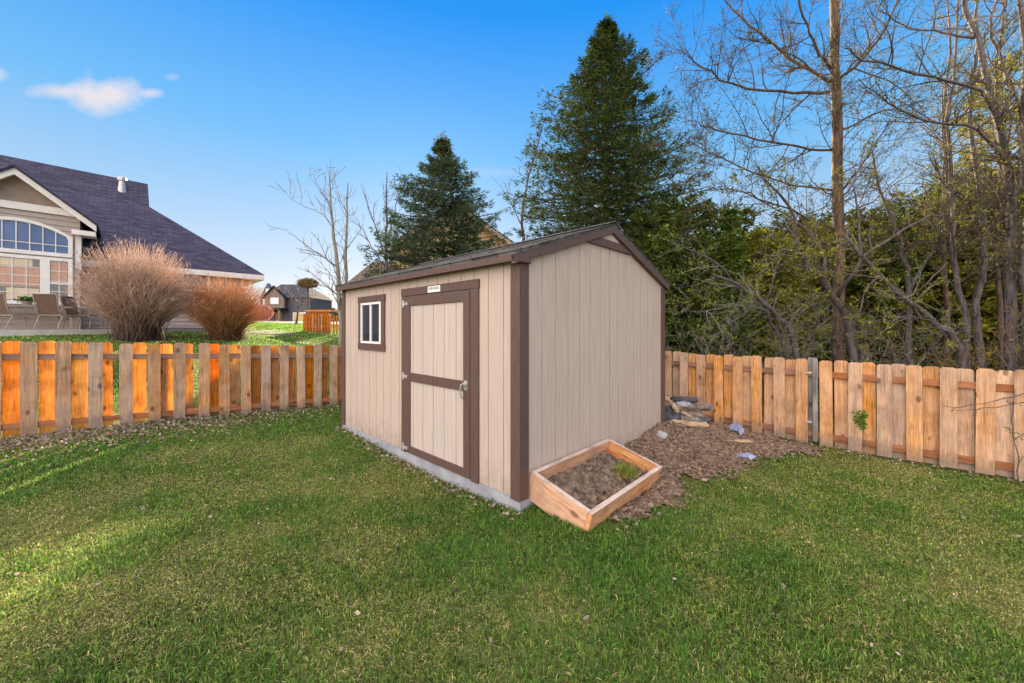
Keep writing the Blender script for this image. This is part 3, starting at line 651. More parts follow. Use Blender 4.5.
# soil in the planter: level-ish heightfield in planter coordinates
u_, v_ = np.meshgrid(np.linspace(th_+.001, PL-th_-.001, 70), np.linspace(-PW+th_+.001, -th_-.001, 36)); rs = np.random.default_rng(8)
hz = .115+.03*vnoise(u_, v_, 7.)+.012*vnoise(u_, v_, 25., 1)+rs.normal(size=u_.shape)*.012+.035*np.exp(-((u_-.9)**2+(v_+.35)**2)/.05)
W3 = (Lt-e3*PH)[None]+u_.ravel()[:, None]*e1-(v_.ravel()[:, None])*e2+hz.ravel()[:, None]*e3
idx = np.arange(u_.size).reshape(u_.shape); q = np.stack([idx[:-1, :-1], idx[:-1, 1:], idx[1:, 1:], idx[1:, :-1]], -1).reshape(-1, 4)
so = MB(); so.add(W3, q); m = mottled('potting_soil', (.02, .014, .011), (.30, .21, .15), 15, .95, None, 1, .02, detail=8)
tag(so.build('planter_soil', m), 'crumbly brown soil filling the planter box', 'soil', kind='stuff')
# tuft
tb = (Lt-e3*PH)+e1*1.0+e2*.40+e3*.13; rg = np.random.default_rng(15); n = 420
P = tb[None]+rg.normal(size=(n, 3))*np.array([[.055, .055, .004]]); D = np.c_[rg.normal(size=(n, 2))*.42, np.ones(n)]
hue = rg.uniform(0, 1, (n, 1)); cc = np.where(hue < .72, np.array([[.09, .20, .03]])+hue*np.array([[.10, .10, 0]]), np.array([[.55, .42, .12]]))
tf = MB(); tf.cards(P, D, rg.uniform(.07, .15, n), .007, rg, cc); low = rg.normal(size=(n, 3))
tf.cards(P+rg.normal(size=(n, 3))*np.array([[.02, .02, .002]]), np.c_[rg.normal(size=(n, 2))*.8, np.ones(n)*.8], rg.uniform(.03, .07, n), .007, rg, np.tile([[.5, .38, .13]], (n, 1)))
tag(tf.build('grass_tuft', M['grass'], off=tb), 'green grass tuft with yellow base growing in the planter box', 'plant').location = tuple(tb)

# ------------------------------------------------------------------ log pile, scraps
def log(label, a, b, r, mat, seed, sides=14, name='log', flat=.0):
    rg = np.random.default_rng(seed); a = np.array(a, float); b = np.array(b, float); K = 9; s_ = np.linspace(0, 1, K)
    Pp = a[None]+(b-a)[None]*s_[:, None]+rg.normal(size=(K, 3))*r*.10; mb = MB()
    Rr = r*(1+rg.normal(size=K)*.06); Rr[0] *= .93; Rr[-1] *= .9
    mb.tubes(Pp[None], Rr[None], sides); V = mb.v[0]; V += rg.normal(size=V.shape)*r*.13; mb.v[0] = V
    c0 = (a+b)/2; o = mb.build(name, mat, off=c0); o.location = tuple(c0)
    return tag(o, label, 'log', 'logs in the woodpile behind the shed')
def lp(x, y, Yd): return at(x, y, Yd)
log('pale peeling log lying lengthwise on top, right side of the woodpile', lp(688, 407, 6.2), lp(712.5, 407.5, 6.0), .053, M['log'], 1)
log('long orange ended log along the bottom front of the woodpile', lp(671, 423, 5.5), lp(707, 426, 5.6), .052, M['logpale'], 2)
log('charred black log topmost against the fence', lp(671, 399, 6.3), lp(697, 400, 6.3), .05, M['char'], 3)
log('slanting pale brown split log at the left top of the woodpile', lp(666, 398, 5.9), lp(677, 410, 5.6), .035, M['logpale'], 4)
log('thick dark log at left, right beside the shed corner', lp(662, 409, 5.75), lp(680, 413, 5.75), .075, M['char'], 5)
log('dark log under the slanting split one, near the shed corner', lp(662, 418, 5.6), lp(683, 419, 5.7), .07, M['char'], 6)
log('grey log in the middle of the woodpile, below the pale peeling one', lp(684, 415, 6.0), lp(704, 416, 6.1), .055, M['log'], 7)
log('thin pale broken stick crossing the middle of the woodpile', lp(682, 412, 5.7), lp(696, 420, 5.6), .02, M['logpale'], 8)
log('short knobbly grey log at the centre of the woodpile', lp(681, 419, 5.6), lp(698, 421, 5.6), .05, M['log'], 9)
log('blackened log behind the middle, low against the pickets', lp(690, 419, 5.95), lp(708, 421, 6.0), .055, M['char'], 10)
log('small blue grey weathered log behind the charred top one', lp(676, 404, 6.2), lp(690, 405, 6.2), .045, M['stone'], 12)
def rubble(name, label, c, r, mat, seed, cat, flat=.6, grp=None, sub=2):
    import bmesh
    bm = bmesh.new(); bmesh.ops.create_icosphere(bm, subdivisions=sub, radius=1); rg = random.Random(seed)
    for v in bm.verts: v.co *= rg.uniform(.75, 1.2); v.co.z *= flat; v.co *= r
    me = bpy.data.meshes.new(name); bm.to_mesh(me); bm.free(); me.materials.append(mat); o = bpy.data.objects.new(name, me); COL.objects.link(o); o.location = tuple(c)
    return tag(o, label, cat, grp)
def onground(x, y, dz=0.0):     # a point on the ground seen at a pixel
    lo, hi = .6, 60.0
    for Yd in np.linspace(1, 30, 3000):
        q_ = at(x, y, Yd)
        if float(gz(np.array([q_[0]]), np.array([q_[1]]))[0]) >= q_[2]: return np.array([q_[0], q_[1], q_[2]+dz])
    return at(x, y, 20)
def crumple(label, c, rx, ry, rz_, mat, seed):
    rg = np.random.default_rng(seed); u, v = np.meshgrid(np.linspace(-1, 1, 22), np.linspace(-1, 1, 22)); r2 = np.clip(1-(u*u+v*v), 0, 1)
    Zc = np.sqrt(r2)*rz_+.35*rz_*vnoise(u, v, 5.+seed*.3)*r2+rg.normal(size=u.shape)*rz_*.13
    kp = (u*u+v*v+.25*vnoise(u, v, 3.+seed*.2)) < 1; idx = np.arange(u.size).reshape(u.shape); q = np.stack([idx[:-1, :-1], idx[:-1, 1:], idx[1:, 1:], idx[1:, :-1]], -1)
    kk = kp[:-1, :-1] & kp[:-1, 1:] & kp[1:, 1:] & kp[1:, :-1]; b = MB(); b.add(np.c_[u.ravel()*rx, v.ravel()*ry, np.clip(Zc, 0, 9).ravel()], q[kk])
    o = b.build('tarp_scrap', mat); o.location = tuple(c); o.modifiers.new('solid', 'SOLIDIFY').thickness = .004; return tag(o, label, 'tarp scrap')
crumple('crumpled pale blue tarp scrap heaped at the foot of the right fence', onground(736, 434)+np.array([0, 0, .015]), .12, .1, .11, M['blue'], 1)
crumple('flat dark blue tarp scrap lying lower on the dirt mound', onground(746, 459)+np.array([0, 0, .015]), .13, .07, .045, M['blue'], 2)
pk = onground(738, 443); b = MB(); b.beam((-.16, .01, .03), (.15, -.03, .035), .07, .02)
o = b.build('wood_scrap', M['logpale']); o.location = tuple(pk); tag(o, 'flat pale wood scrap lying between the two blue tarp scraps', 'wood scrap')
rubble('rock', 'bluish grey stone at the far foot of the shed gable wall', onground(659, 436)+np.array([0.02, -.03, .02]), .07, M['stone'], 3, 'rock', .8)
rubble('rock', 'pale boulder in the mulch below the large round bush', onground(146, 335)+np.array([0, 0, .02]), .16, M['stone'], 4, 'rock', .5)

# ------------------------------------------------------------------ plants: generators
def spline(pts, K):
    pts = np.array(pts, float); n = len(pts)
    if n == 2: return pts[0][None]+(pts[1]-pts[0])[None]*np.linspace(0, 1, K)[:, None]
    e = np.vstack([2*pts[0]-pts[1], pts, 2*pts[-1]-pts[-2]]); out = []
    for s_ in np.linspace(0, n-1-1e-6, K):
        i = int(s_); f = s_-i; p0, p1, p2, p3 = e[i], e[i+1], e[i+2], e[i+3]
        out.append(.5*((2*p1)+(-p0+p2)*f+(2*p0-5*p1+4*p2-p3)*f*f+(-p0+3*p1-3*p2+p3)*f**3))
    return np.array(out)
def grow(out, P, R, lvl, spec, rg):
    """P (K,3), R (K): a branch; adds its children down to spec's last level"""
    out.setdefault(lvl, []).append((P, R))
    if lvl >= len(spec): return
    dens, lmin, lmax, ang, up, s0 = spec[lvl]
    Ln = np.linalg.norm(np.diff(P, axis=0), axis=1).sum(); n = int(dens*Ln+rg.random()); K = len(P)
    for _ in range(n):
        s_ = s0+(1-s0)*rg.random(); i = min(int(s_*(K-1)), K-2); f = s_*(K-1)-i; p = P[i]*(1-f)+P[i+1]*f; r = (R[i]*(1-f)+R[i+1]*f)
        T = P[i+1]-P[i]; T /= np.linalg.norm(T)+1e-9; v = rg.normal(size=3); v -= T*(v@T); v /= np.linalg.norm(v)+1e-9
        a = RD(ang*rg.uniform(.7, 1.3)); d = T*cos(a)+v*sin(a); d[2] += up; d /= np.linalg.norm(d)
        ln = rg.uniform(lmin, lmax)*(1.15-.6*s_); k = 6; Q = [p]; dd_ = d.copy()
        for j in range(k-1):
            dd_ = dd_+rg.normal(size=3)*.17+np.array([0, 0, up*.25]); dd_ /= np.linalg.norm(dd_); Q.append(Q[-1]+dd_*ln/(k-1))
        r0 = min(r*.62, .006+ln*.0085); grow(out, np.array(Q), np.linspace(r0, r0*.25, k), lvl+1, spec, rg)
def emit(mb, brs, sides, cols=None, rmin=0.0, K=None):
    by = {}
    for P, R in brs: by.setdefault(len(P), []).append((P, R))
    for k, l in by.items():
        P = np.array([a for a, _ in l]); R = np.maximum(np.array([b for _, b in l]), rmin)
        mb.tubes(P, R, sides, None if cols is None else cols)
def bare_tree(name, label, base, limbs, spec, seed, barkm, twigcol, leafn=0, leafcol=(.3, .3, .05), rmin=.0025, cat='tree', leafsize=.035, group=None, leafcol2=None, trunkname='trunk'):
    rg = np.random.default_rng(seed); out = {}; base = np.array(base, float)
    root = thing(name, label, cat, tuple(base), group=group)
    for pts, r0, r1 in limbs:
        P = spline(pts, 14); L_ = np.linalg.norm(P[-1]-P[0]); P[1:-1] += rg.normal(size=P[1:-1].shape)*min(.006*L_, .016)
        grow(out, P, np.linspace(r0, r1, 14), 0, spec, rg)
    tr = MB(); emit(tr, out.get(0, []), 9); tr.build('trunk', barkm, root, smooth=True, off=base)
    br = MB(); tcx = np.array(twigcol, float)
    for l in range(1, 6):
        if l in out: emit(br, out[l], 4 if l == 1 else 3, cols=tcx, rmin=rmin)
    if br.n: br.build('crown', M['twig'], root, off=base)
    if leafn:
        allp = np.concatenate([P[2:] for l in range(1, 6) if l in out for P, R in out[l]]); sel = rg.integers(0, len(allp), leafn)
        P = allp[sel]+rg.normal(size=(leafn, 3))*.02; D = rg.normal(size=(leafn, 3))+np.array([[0, 0, .3]]); hue = rg.uniform(0, 1, (leafn, 1))
        c1 = np.array([leafcol]); c2 = np.array([leafcol2 or leafcol]); cc = (c1*(1-hue)+c2*hue)*rg.uniform(.6, 1.3, (leafn, 1))
        lf = MB(); lf.cards(P, D, rg.uniform(.6, 1.4, leafn)*leafsize, rg.uniform(.5, 1., leafn)*leafsize*.7, rg, cc, quad=True); lf.build('foliage', M['leaf'], root, off=base)
    return root
def conifer(name, label, base, Ht, R, seed, whorl=False, cap=99, levels=34, perlev=9, tufts=20, c1=(.03, .07, .045), c2=(.12, .16, .05), size=.16, taper=.85, h0=.05, trunk_r=.12, lean=(0, 0), open_=.0, group=None, cat='tree', tipcol=None, wid=.22, blad=5, up=0.0, crownname='crown', extra=None):
    rg = np.random.default_rng(seed); base = np.array(base, float); root = thing(name, label, cat, tuple(base), group=group)
    tr = MB(); K = 10; hh = np.linspace(0, Ht*.97, K); P = np.c_[lean[0]*hh, lean[1]*hh, hh]; tr.tubes(P[None], np.linspace(trunk_r, .012, K)[None], 8); tr.build('trunk', M['barkdark'], root)
    BP, BR, TP, TD, TC, TS = [], [], [], [], [], []
    for i in range(levels):
        h = h0+(1-h0)*((i//2)*2+rg.random()*.7 if whorl else i+rg.random()*.5)/levels*.985; wv = wv if i % 2 else rg.uniform(.84, 1.12); rad = R*(1-h)**taper*(1 if h > h0+.12 else .78+1.8*(h-h0)); rad = min(rad, cap*rg.uniform(.95, 1.05))*wv*(min(1, .12+4.2*(1-h)) if whorl else 1); nb = max(3, int(perlev*(.45+.55*(1-h))+rg.random()))
        a0 = rg.uniform(0, 6.28)
        for j in range(nb):
            if rg.random() < open_: continue
            a = a0+j*2*pi/nb+rg.normal()*.25; ln = rad*rg.uniform(.62, 1.12)+.08; o = np.array([cos(a), sin(a), 0]); s_ = np.linspace(0, 1, 7)
            zb = h*Ht+ln*(-.34*(1-h*1.1+up)*s_+.26*s_**2.5+up*s_*.6)
            Pb = np.array([lean[0]*h*Ht, lean[1]*h*Ht, 0])[None]+o[None]*(s_*ln)[:, None]+np.c_[np.zeros(7), np.zeros(7), zb]
            Pb[1:, :2] += rg.normal(size=(6, 2))*.02*ln; BP.append(Pb); BR.append(np.linspace(.012+.012*ln, .004, 7))
            nt_ = int(tufts*(.35+.65*ln/R)+1); sv = rg.uniform(.12, 1.0, nt_)**.75; lat = np.array([-sin(a), cos(a), 0])
            off = rg.uniform(-1, 1, nt_)*(1-sv*.82)*ln*.42
            idf = sv*6; ii = np.minimum(idf.astype(int), 5); ff = (idf-ii)[:, None]; pc = Pb[ii]*(1-ff)+Pb[ii+1]*ff+lat[None]*off[:, None]-np.array([[0, 0, 1]])*(np.abs(off)*.25+rg.uniform(0, .05, nt_)*ln)[:, None]
            dr_ = o[None]*.9+lat[None]*np.sign(off)[:, None]*rg.uniform(.1, .9, nt_)[:, None]+np.array([[0, 0, .12+up]])
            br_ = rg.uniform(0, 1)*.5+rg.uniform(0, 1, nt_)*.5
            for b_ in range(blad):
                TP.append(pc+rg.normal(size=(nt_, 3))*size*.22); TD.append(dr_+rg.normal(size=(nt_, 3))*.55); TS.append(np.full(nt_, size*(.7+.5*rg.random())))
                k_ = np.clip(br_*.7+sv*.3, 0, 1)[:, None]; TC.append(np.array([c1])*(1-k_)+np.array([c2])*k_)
    top = np.array([lean[0]*Ht, lean[1]*Ht, Ht]); n_ = 40; TP.append(top[None]+np.c_[rg.normal(size=(n_, 2))*.03, rg.uniform(-.7, .05, n_)]); TD.append(np.c_[rg.normal(size=(n_, 2))*.5, np.ones(n_)]); TS.append(np.full(n_, size)); TC.append(np.tile(np.array([c2]), (n_, 1)))
    if extra: extra(rg, TP, TD, TS, TC, BP, BR)
    bb = MB(); bb.tubes(np.array(BP), np.array(BR), 3); bb.build('boughs', M['barkdark'], root)
    cw = MB(); P = np.concatenate(TP); D = np.concatenate(TD); s_ = np.concatenate(TS); C_ = np.concatenate(TC)*rg.uniform(.7, 1.3, (len(P), 1))
    cw.cards(P, D, s_*rg.uniform(.7, 1.3, len(P)), s_*wid, rg, C_, quad=True); cw.build(crownname, M['needles'], root)
    return root
def bpos(x, Yd): X_ = (x-CX)/F*Yd; return (X_, Yd, tz(X_, Yd)-.03)

# big spruce right of the roof ridge: top at (603,14)
bb_ = bpos(606, 12.0); Ht = at(603, 15, 12.0)[2]-bb_[2]
def brownbough(rg, TP, TD, TS, TC, BP, BR):
    s_ = np.linspace(0, 1, 7); Pb = np.c_[.0+1.9*s_, -.3*s_, Ht-2.6+1.35*s_**1.6]; BP.append(Pb); BR.append(np.linspace(.04, .008, 7))
    n_ = 260; q_ = rg.uniform(.1, 1, n_); i_ = np.minimum((q_*6).astype(int), 5); TP.append(Pb[i_]+(Pb[i_+1]-Pb[i_])*((q_*6-i_)[:, None])+rg.normal(size=(n_, 3))*.10); TD.append(np.tile([[.5, 0, .8]], (n_, 1))+rg.normal(size=(n_, 3))*.6); TS.append(np.full(n_, .17))
    TC.append(np.where(rg.uniform(0, 1, (n_, 1)) < .5, np.array([[.12, .055, .03]]), np.array([[.05, .08, .04]])))
conifer('spruce_tree', 'tall dark green spruce behind the shed ridge, one brown bough near its top', bb_, Ht, 5.0, 2, whorl=True, cap=2.95, levels=58, perlev=14, tufts=80, c1=(.009, .026, .012), c2=(.095, .125, .03), size=.14, taper=.72, trunk_r=.2, open_=.05, wid=.19, extra=brownbough, h0=.12)
bb2 = bpos(443, 14.0); Ht2 = at(448, 133, 14.0)[2]-bb2[2]
conifer('spruce_tree', 'smaller blue green spruce behind the middle of the shed, its top turned rusty brown', bb2, Ht2, 4.9, 5, whorl=True, cap=3.1, levels=46, perlev=14, tufts=62, c1=(.014, .032, .020), c2=(.10, .14, .07), size=.15, taper=.92, trunk_r=.15, open_=.10, wid=.2,
        extra=lambda rg, TP, TD, TS, TC, BP, BR: (TP.append(np.c_[rg.normal(size=(500, 2))*.16, Ht2-rg.uniform(.2, 1.7, 500)]), TD.append(rg.normal(size=(500, 3))+np.array([[0, 0, .4]])), TS.append(np.full(500, .16)), TC.append(np.tile([[.15, .065, .03]], (500, 1)))), h0=.06)
# evergreens behind the right fence
G = 'evergreens screening the right fence'
ev = [(688, 9.2, 4.9, 1.5, 0, 'dark bushy evergreen just right of the shed gable'), (729, 9.4, 4.75, .75, 1, 'narrow pointed evergreen right of the shed with a sunlit green top'), (765, 9.6, 4.2, 1.5, 3, 'round topped olive evergreen behind the leaning bare trunk'),
      (812, 10.4, 4.6, 1.5, 2, 'yellowish evergreen just left of the tall brown trunk'), (858, 9.6, 4.2, 1.5, 0, 'dark evergreen just right of the tall brown trunk'), (905, 9.8, 4.5, 1.4, 0, 'dark evergreen behind the diagonal bare limb'),
      (945, 9.2, 4.9, 1.4, 2, 'yellow green evergreen left of the clump of grey stems'), (985, 9.0, 5.1, 1.4, 0, 'dark evergreen behind the clump of grey stems'), (1030, 8.8, 5.3, 1.5, 2, 'yellow green evergreen at the right edge of the picture'), (655, 10.2, 5.0, 1.5, 0, 'dark evergreen whose top shows over the right roof slope')]
for i, (x, Yd, h_, r_, kd, lb) in enumerate(ev):
    c1, c2 = [((.012, .030, .009), (.13, .17, .03)), ((.03, .07, .018), (.18, .26, .04)), ((.035, .045, .01), (.32, .29, .04)), ((.025, .04, .01), (.30, .31, .05))][kd]
    conifer('evergreen_tree', lb, bpos(x, Yd), h_, r_*1.12, 40+i, levels=26, perlev=12, tufts=38, c1=c1, c2=c2, size=.12, taper=.45 if kd != 1 else .8, h0=.02, trunk_r=.08, wid=.34, blad=4, up=.22, group=G, open_=.06)
for i, (x, Yd, h_, lb) in enumerate(((725, 12.5, 5.6, 'far dark evergreen between the big spruce and the narrow pointed evergreen'), (790, 13, 5.4, 'far dark evergreen in the second row left of the tall brown trunk'), (850, 12.5, 5.4, 'far dark evergreen in the second row directly right of the tall brown trunk'), (915, 12.5, 6.0, 'far dark evergreen in the second row behind the diagonal limb'), (975, 12, 6.6, 'far dark evergreen in the second row left of the golden pine'))):
    conifer('evergreen_tree', lb, bpos(x, Yd), h_, 2.5, 60+i, levels=26, perlev=11, tufts=34, c1=(.012, .026, .008), c2=(.11, .13, .025), size=.17, taper=.4, h0=.02, trunk_r=.1, wid=.34, blad=4, up=.15, group=G, open_=.05)
bx = bpos(1000, 12.5)
conifer('pine_tree', 'tall golden green pine partly hidden by the grey stems at the far right', bx, at(1000, 60, 12.5)[2]-bx[2], 2.2, 77, levels=36, perlev=8, tufts=18, c1=(.10, .10, .015), c2=(.42, .36, .05), size=.2, taper=.5, h0=.3, trunk_r=.16, open_=.35, wid=.28, up=.1)
# ---- bare trees on the right
def pp(l, Yd, dy=0): return [at(x, y, Yd+dz) for x, y, dz in l]
bt = bpos(838, 7.6); LC = (.38, .36, .06); LC2 = (.20, .26, .05)
T1 = [([bt]+pp([(838, 300, 0), (839, 200, 0), (836, 100, 0), (835, 20, 0), (834, -60, 0)], 7.6), .108, .07),
      (pp([(829, 92, 0), (800, 92, -.2), (760, 90, -.4), (722, 80, -.5), (700, 66, -.6), (684, 48, -.7)], 7.6), .032, .008),
      (pp([(830, 82, 0), (800, 62, .3), (765, 38, .5), (735, 12, .6), (715, -15, .6)], 7.6), .038, .012),
      (pp([(832, 70, 0), (815, 45, -.5), (802, 10, -.8), (795, -20, -1)], 7.6), .026, .012),
      (pp([(838, 80, 0), (862, 60, -.3), (885, 28, -.5), (902, -10, -.5)], 7.6), .034, .015),
      (pp([(832, 150, 0), (795, 146, -.4), (750, 138, -.7), (712, 128, -.9), (690, 120, -1)], 7.6), .024, .007),
      (pp([(832, 190, 0), (790, 185, .3), (745, 168, .4), (700, 148, .5), (682, 136, .5)], 7.6), .022, .006),
      (pp([(833, 240, 0), (800, 215, -.5), (765, 200, -.8), (735, 190, -1), (705, 190, -1.1)], 7.6), .02, .006),
      (pp([(842, 130, 0), (880, 112, .4), (925, 100, .5)], 7.6), .022, .008),
      (pp([(842, 190, 0), (865, 160, -.6), (890, 120, -.9)], 7.6), .02, .007),
      (pp([(842, 215, 0), (875, 200, .3), (905, 170, .5)], 7.6), .018, .006)]
SP = [(5.4, .5, 1.7, 50, .12, .10), (8.5, .2, .7, 45, .10, .1), (8, .07, .28, 45, .1, .1)]
bare_tree('bare_tree', 'tallest bare tree with one straight warm brown trunk and long limbs reaching left', bt, T1, SP, 101, M['barkwarm'], (.10, .075, .055), 7000, (.13, .10, .03), leafcol2=(.28, .27, .06), leafsize=.036)
b2 = bpos(862, 6.7)
T2 = [([b2]+pp([(850, 330, 0), (835, 300, -.1), (812, 268, -.2), (800, 252, -.2)], 6.7), .066, .040), (pp([(800, 252, -.2), (795, 232, -.3), (794, 215, -.3), (780, 195, -.4), (765, 178, -.5)], 6.7), .04, .01), (pp([(803, 256, -.2), (785, 250, -.5), (775, 256, -.7), (755, 252, -.9)], 6.7), .028, .008),
      (pp([(822, 282, -.1), (826, 262, .2), (815, 240, .4), (800, 225, .5), (770, 205, .6), (740, 190, .6)], 6.7), .03, .008), (pp([(836, 300, 0), (850, 278, -.3), (866, 255, -.4), (885, 242, -.5), (925, 218, -.6), (948, 214, -.6)], 6.7), .032, .010)]
bare_tree('bare_tree', 'dark crooked bare tree leaning left in front of the tall brown trunk', b2, T2, [(3.2, .4, 1.1, 50, .1, .2), (6, .15, .5, 45, .08, .1), (5, .06, .2, 45, .1, .1)], 102, M['barkdark'], (.11, .09, .08), 2600, LC2, leafcol2=LC, leafsize=.05)
b3 = bpos(806, 6.9)
bare_tree('bare_tree', 'slim grey trunk bending left towards the shed roof, left of the tall trunk', b3, [([b3]+pp([(795, 340, 0), (776, 315, -.1), (758, 298, -.2), (735, 284, -.3), (712, 274, -.4)], 6.9), .06, .02), (pp([(765, 305, -.15), (772, 285, -.3), (778, 262, -.4)], 6.9), .02, .007), (pp([(735, 284, -.3), (715, 262, -.5), (690, 250, -.7), (668, 240, -.8)], 6.9), .02, .006), (pp([(776, 315, 0), (745, 306, -.6), (700, 312, -1), (680, 306, -1.1)], 6.9), .014, .006)],
          [(3.5, .35, 1.0, 50, .1, .25), (6, .12, .45, 45, .06, .1)], 103, M['bark'], (.21, .19, .18), 900, LC2, leafsize=.045)
b4 = bpos(789, 7.2)
bare_tree('bare_tree', 'thin second bent grey stem just left of the slim leaning trunk', b4, [([b4]+pp([(780, 340, 0), (770, 322, 0), (764, 305, 0), (750, 290, .1)], 7.2), .04, .018)], [(3.5, .3, .8, 50, .1, .4), (5, .12, .4, 45, .06, .1)], 104, M['bark'], (.2, .18, .17), 200, LC2)
# diagonal limb tree
b5 = bpos(976, 6.3)
T5 = [([b5]+pp([(958, 345, 0), (935, 322, 0), (908, 300, -.1), (880, 275, -.2), (862, 255, -.3), (845, 236, -.3)], 6.3), .06, .022), (pp([(908, 300, -.1), (925, 285, -.4), (948, 262, -.5)], 6.3), .014, .005), (pp([(880, 275, -.2), (866, 290, -.3), (858, 318, -.4)], 6.3), .014, .005), (pp([(862, 255, -.3), (858, 215, -.3), (855, 180, -.2), (868, 140, 0)], 6.3), .018, .006), (pp([(935, 322, 0), (905, 316, -.3), (890, 322, -.4), (880, 316, -.5)], 6.3), .012, .005)]
bare_tree('bare_tree', 'grey limb rising diagonally up to the left from the base of the stem clump', b5, T5, [(4.0, .3, .9, 55, .08, .1), (6, .12, .4, 45, .06, .1)], 105, M['bark'], (.2, .175, .165), 1500, LC2, leafcol2=LC, leafsize=.045)
def stem(label, base_px, Yd, pts, r0, r1, seed, mat, twig=(.085, .065, .055), leaf=1200, spec=None, more=()):
    b = bpos(base_px, Yd); lim = [([b]+pp([(x, y, 0) for x, y in pts], Yd), r0, r1)]+[(pp(l, Yd), a, c) for l, a, c in more]
    return bare_tree('bare_tree', label, b, lim, spec or [(4.6, .4, 1.5, 48, .12, .22), (8.5, .15, .65, 45, .08, .1), (4, .06, .2, 45, .1, .2)], seed, mat, twig, leaf, LC, leafcol2=LC2, leafsize=.036)
stem('short grey trunk behind the fence between tall trunk and stem clump', 908, 7.4, [(909, 330), (910, 290), (905, 262), (895, 225), (880, 190), (872, 150)], .052, .016, 111, M['bark'], more=[([(910, 290, 0), (928, 258, .2), (940, 220, .2), (945, 160, .3), (942, 90, .4)], .035, .012)])
stem('slender pale stem, leftmost of the clump, curving up and left', 972, 6.6, [(966, 320), (955, 275), (952, 235), (954, 190), (948, 140), (952, 80), (958, 0)], .048, .015, 112, M['bark'])
stem('grey stem second from left in the clump, straight then forking', 982, 6.9, [(978, 310), (981, 270), (984, 235), (978, 180), (972, 110), (976, 40), (980, -20)], .06, .018, 113, M['bark'], more=[([(984, 235, 0), (968, 200, -.2), (945, 185, -.3), (930, 150, -.4)], .022, .007)])
stem('thickest trunk of the clump at the right, bending left high up', 1012, 6.2, [(1012, 320), (1010, 270), (1011, 215), (1008, 175), (998, 120), (985, 75), (972, 30), (962, -20)], .078, .028, 114, M['bark'], leaf=2200,
     more=[([(1000, 130, 0), (985, 95, -.2), (945, 80, -.4), (900, 70, -.5), (860, 57, -.6), (845, 48, -.7)], .03, .008), ([(1006, 165, 0), (975, 128, -.3), (930, 122, -.5), (890, 104, -.6), (858, 78, -.7)], .026, .006), ([(975, 38, 0), (940, 32, .2), (905, 26, .4), (875, 5, .5)], .022, .008), ([(998, 120, 0), (1008, 80, .2), (990, 30, .3), (1000, -20, .3)], .03, .014), ([(1011, 215, 0), (1020, 170, -.2), (1024, 120, -.3), (1035, 60, -.3)], .034, .014)])
stem('reddish thin stem just left of the thickest trunk', 1000, 7.0, [(1000, 320), (998, 260), (999, 200), (1003, 140), (996, 70), (1004, 0)], .045, .016, 115, M['barkwarm'])
stem('dark trunk cut by the right edge of the picture', 1034, 6.0, [(1028, 320), (1024, 260), (1030, 200), (1020, 130), (1026, 60), (1018, -10)], .07, .025, 116, M['barkdark'], leaf=1600)
stem('leafing thin stem behind the clump, left of the golden pine', 948, 8.2, [(946, 300), (942, 240), (950, 180), (944, 120), (950, 60), (946, -10)], .05, .015, 117, M['barkwarm'])
# young whips and shoots close behind the right fence: small shrubs
def shrub(label, x, Yd, hgt, n, col, seed, leafn=300, lc=LC2, name='shrub', spread=.5, thick=.008):
    rg = np.random.default_rng(seed); b = np.array(bpos(x, Yd)); lim = []
    for i in range(n):
        a = rg.uniform(0, 6.28); d = np.array([cos(a)*spread, sin(a)*spread, 1])*hgt*rg.uniform(.6, 1.1); lim.append(([b+rg.normal(size=3)*np.array([.05, .05, 0]), b+d*.5+rg.normal(size=3)*.06*hgt, b+d], thick, thick*.35))
    return bare_tree(name, label, b, lim, [(7, .2, .75, 42, .05, .15), (7, .08, .35, 42, .05, .1)], seed, M['bark'], col, leafn, lc, cat='shrub', leafsize=.045, leafcol2=LC)
shrub('tangle of bare grey twigs behind the fence, right beside the shed', 690, 7.6, 2.6, 9, (.22, .20, .185), 121, 500)
shrub('twiggy shrub between the leaning trunks and the tall trunk', 825, 7.0, 1.9, 8, (.2, .17, .15), 122, 300)
shrub('reddish twiggy shrub low behind the fence near the stem clump', 935, 6.6, 2.0, 9, (.22, .13, .10), 123, 700, (.20, .08, .05))
shrub('budding twiggy shrub behind the fence at the far right', 1000, 6.4, 1.8, 8, (.2, .15, .12), 124, 500)
shrub('leafing shrub behind the fence halfway between shed and tall trunk', 740, 7.9, 3.4, 10, (.2, .17, .14), 125, 1800, (.24, .30, .04))
shrub('tangle of grey dead twigs arching over the fence near the gate post', 770, 7.4, 2.3, 10, (.17, .16, .155), 126, 300)
shrub('pale grey brushy twigs behind the fence under the diagonal limb', 885, 6.9, 2.2, 11, (.19, .17, .165), 127, 500)
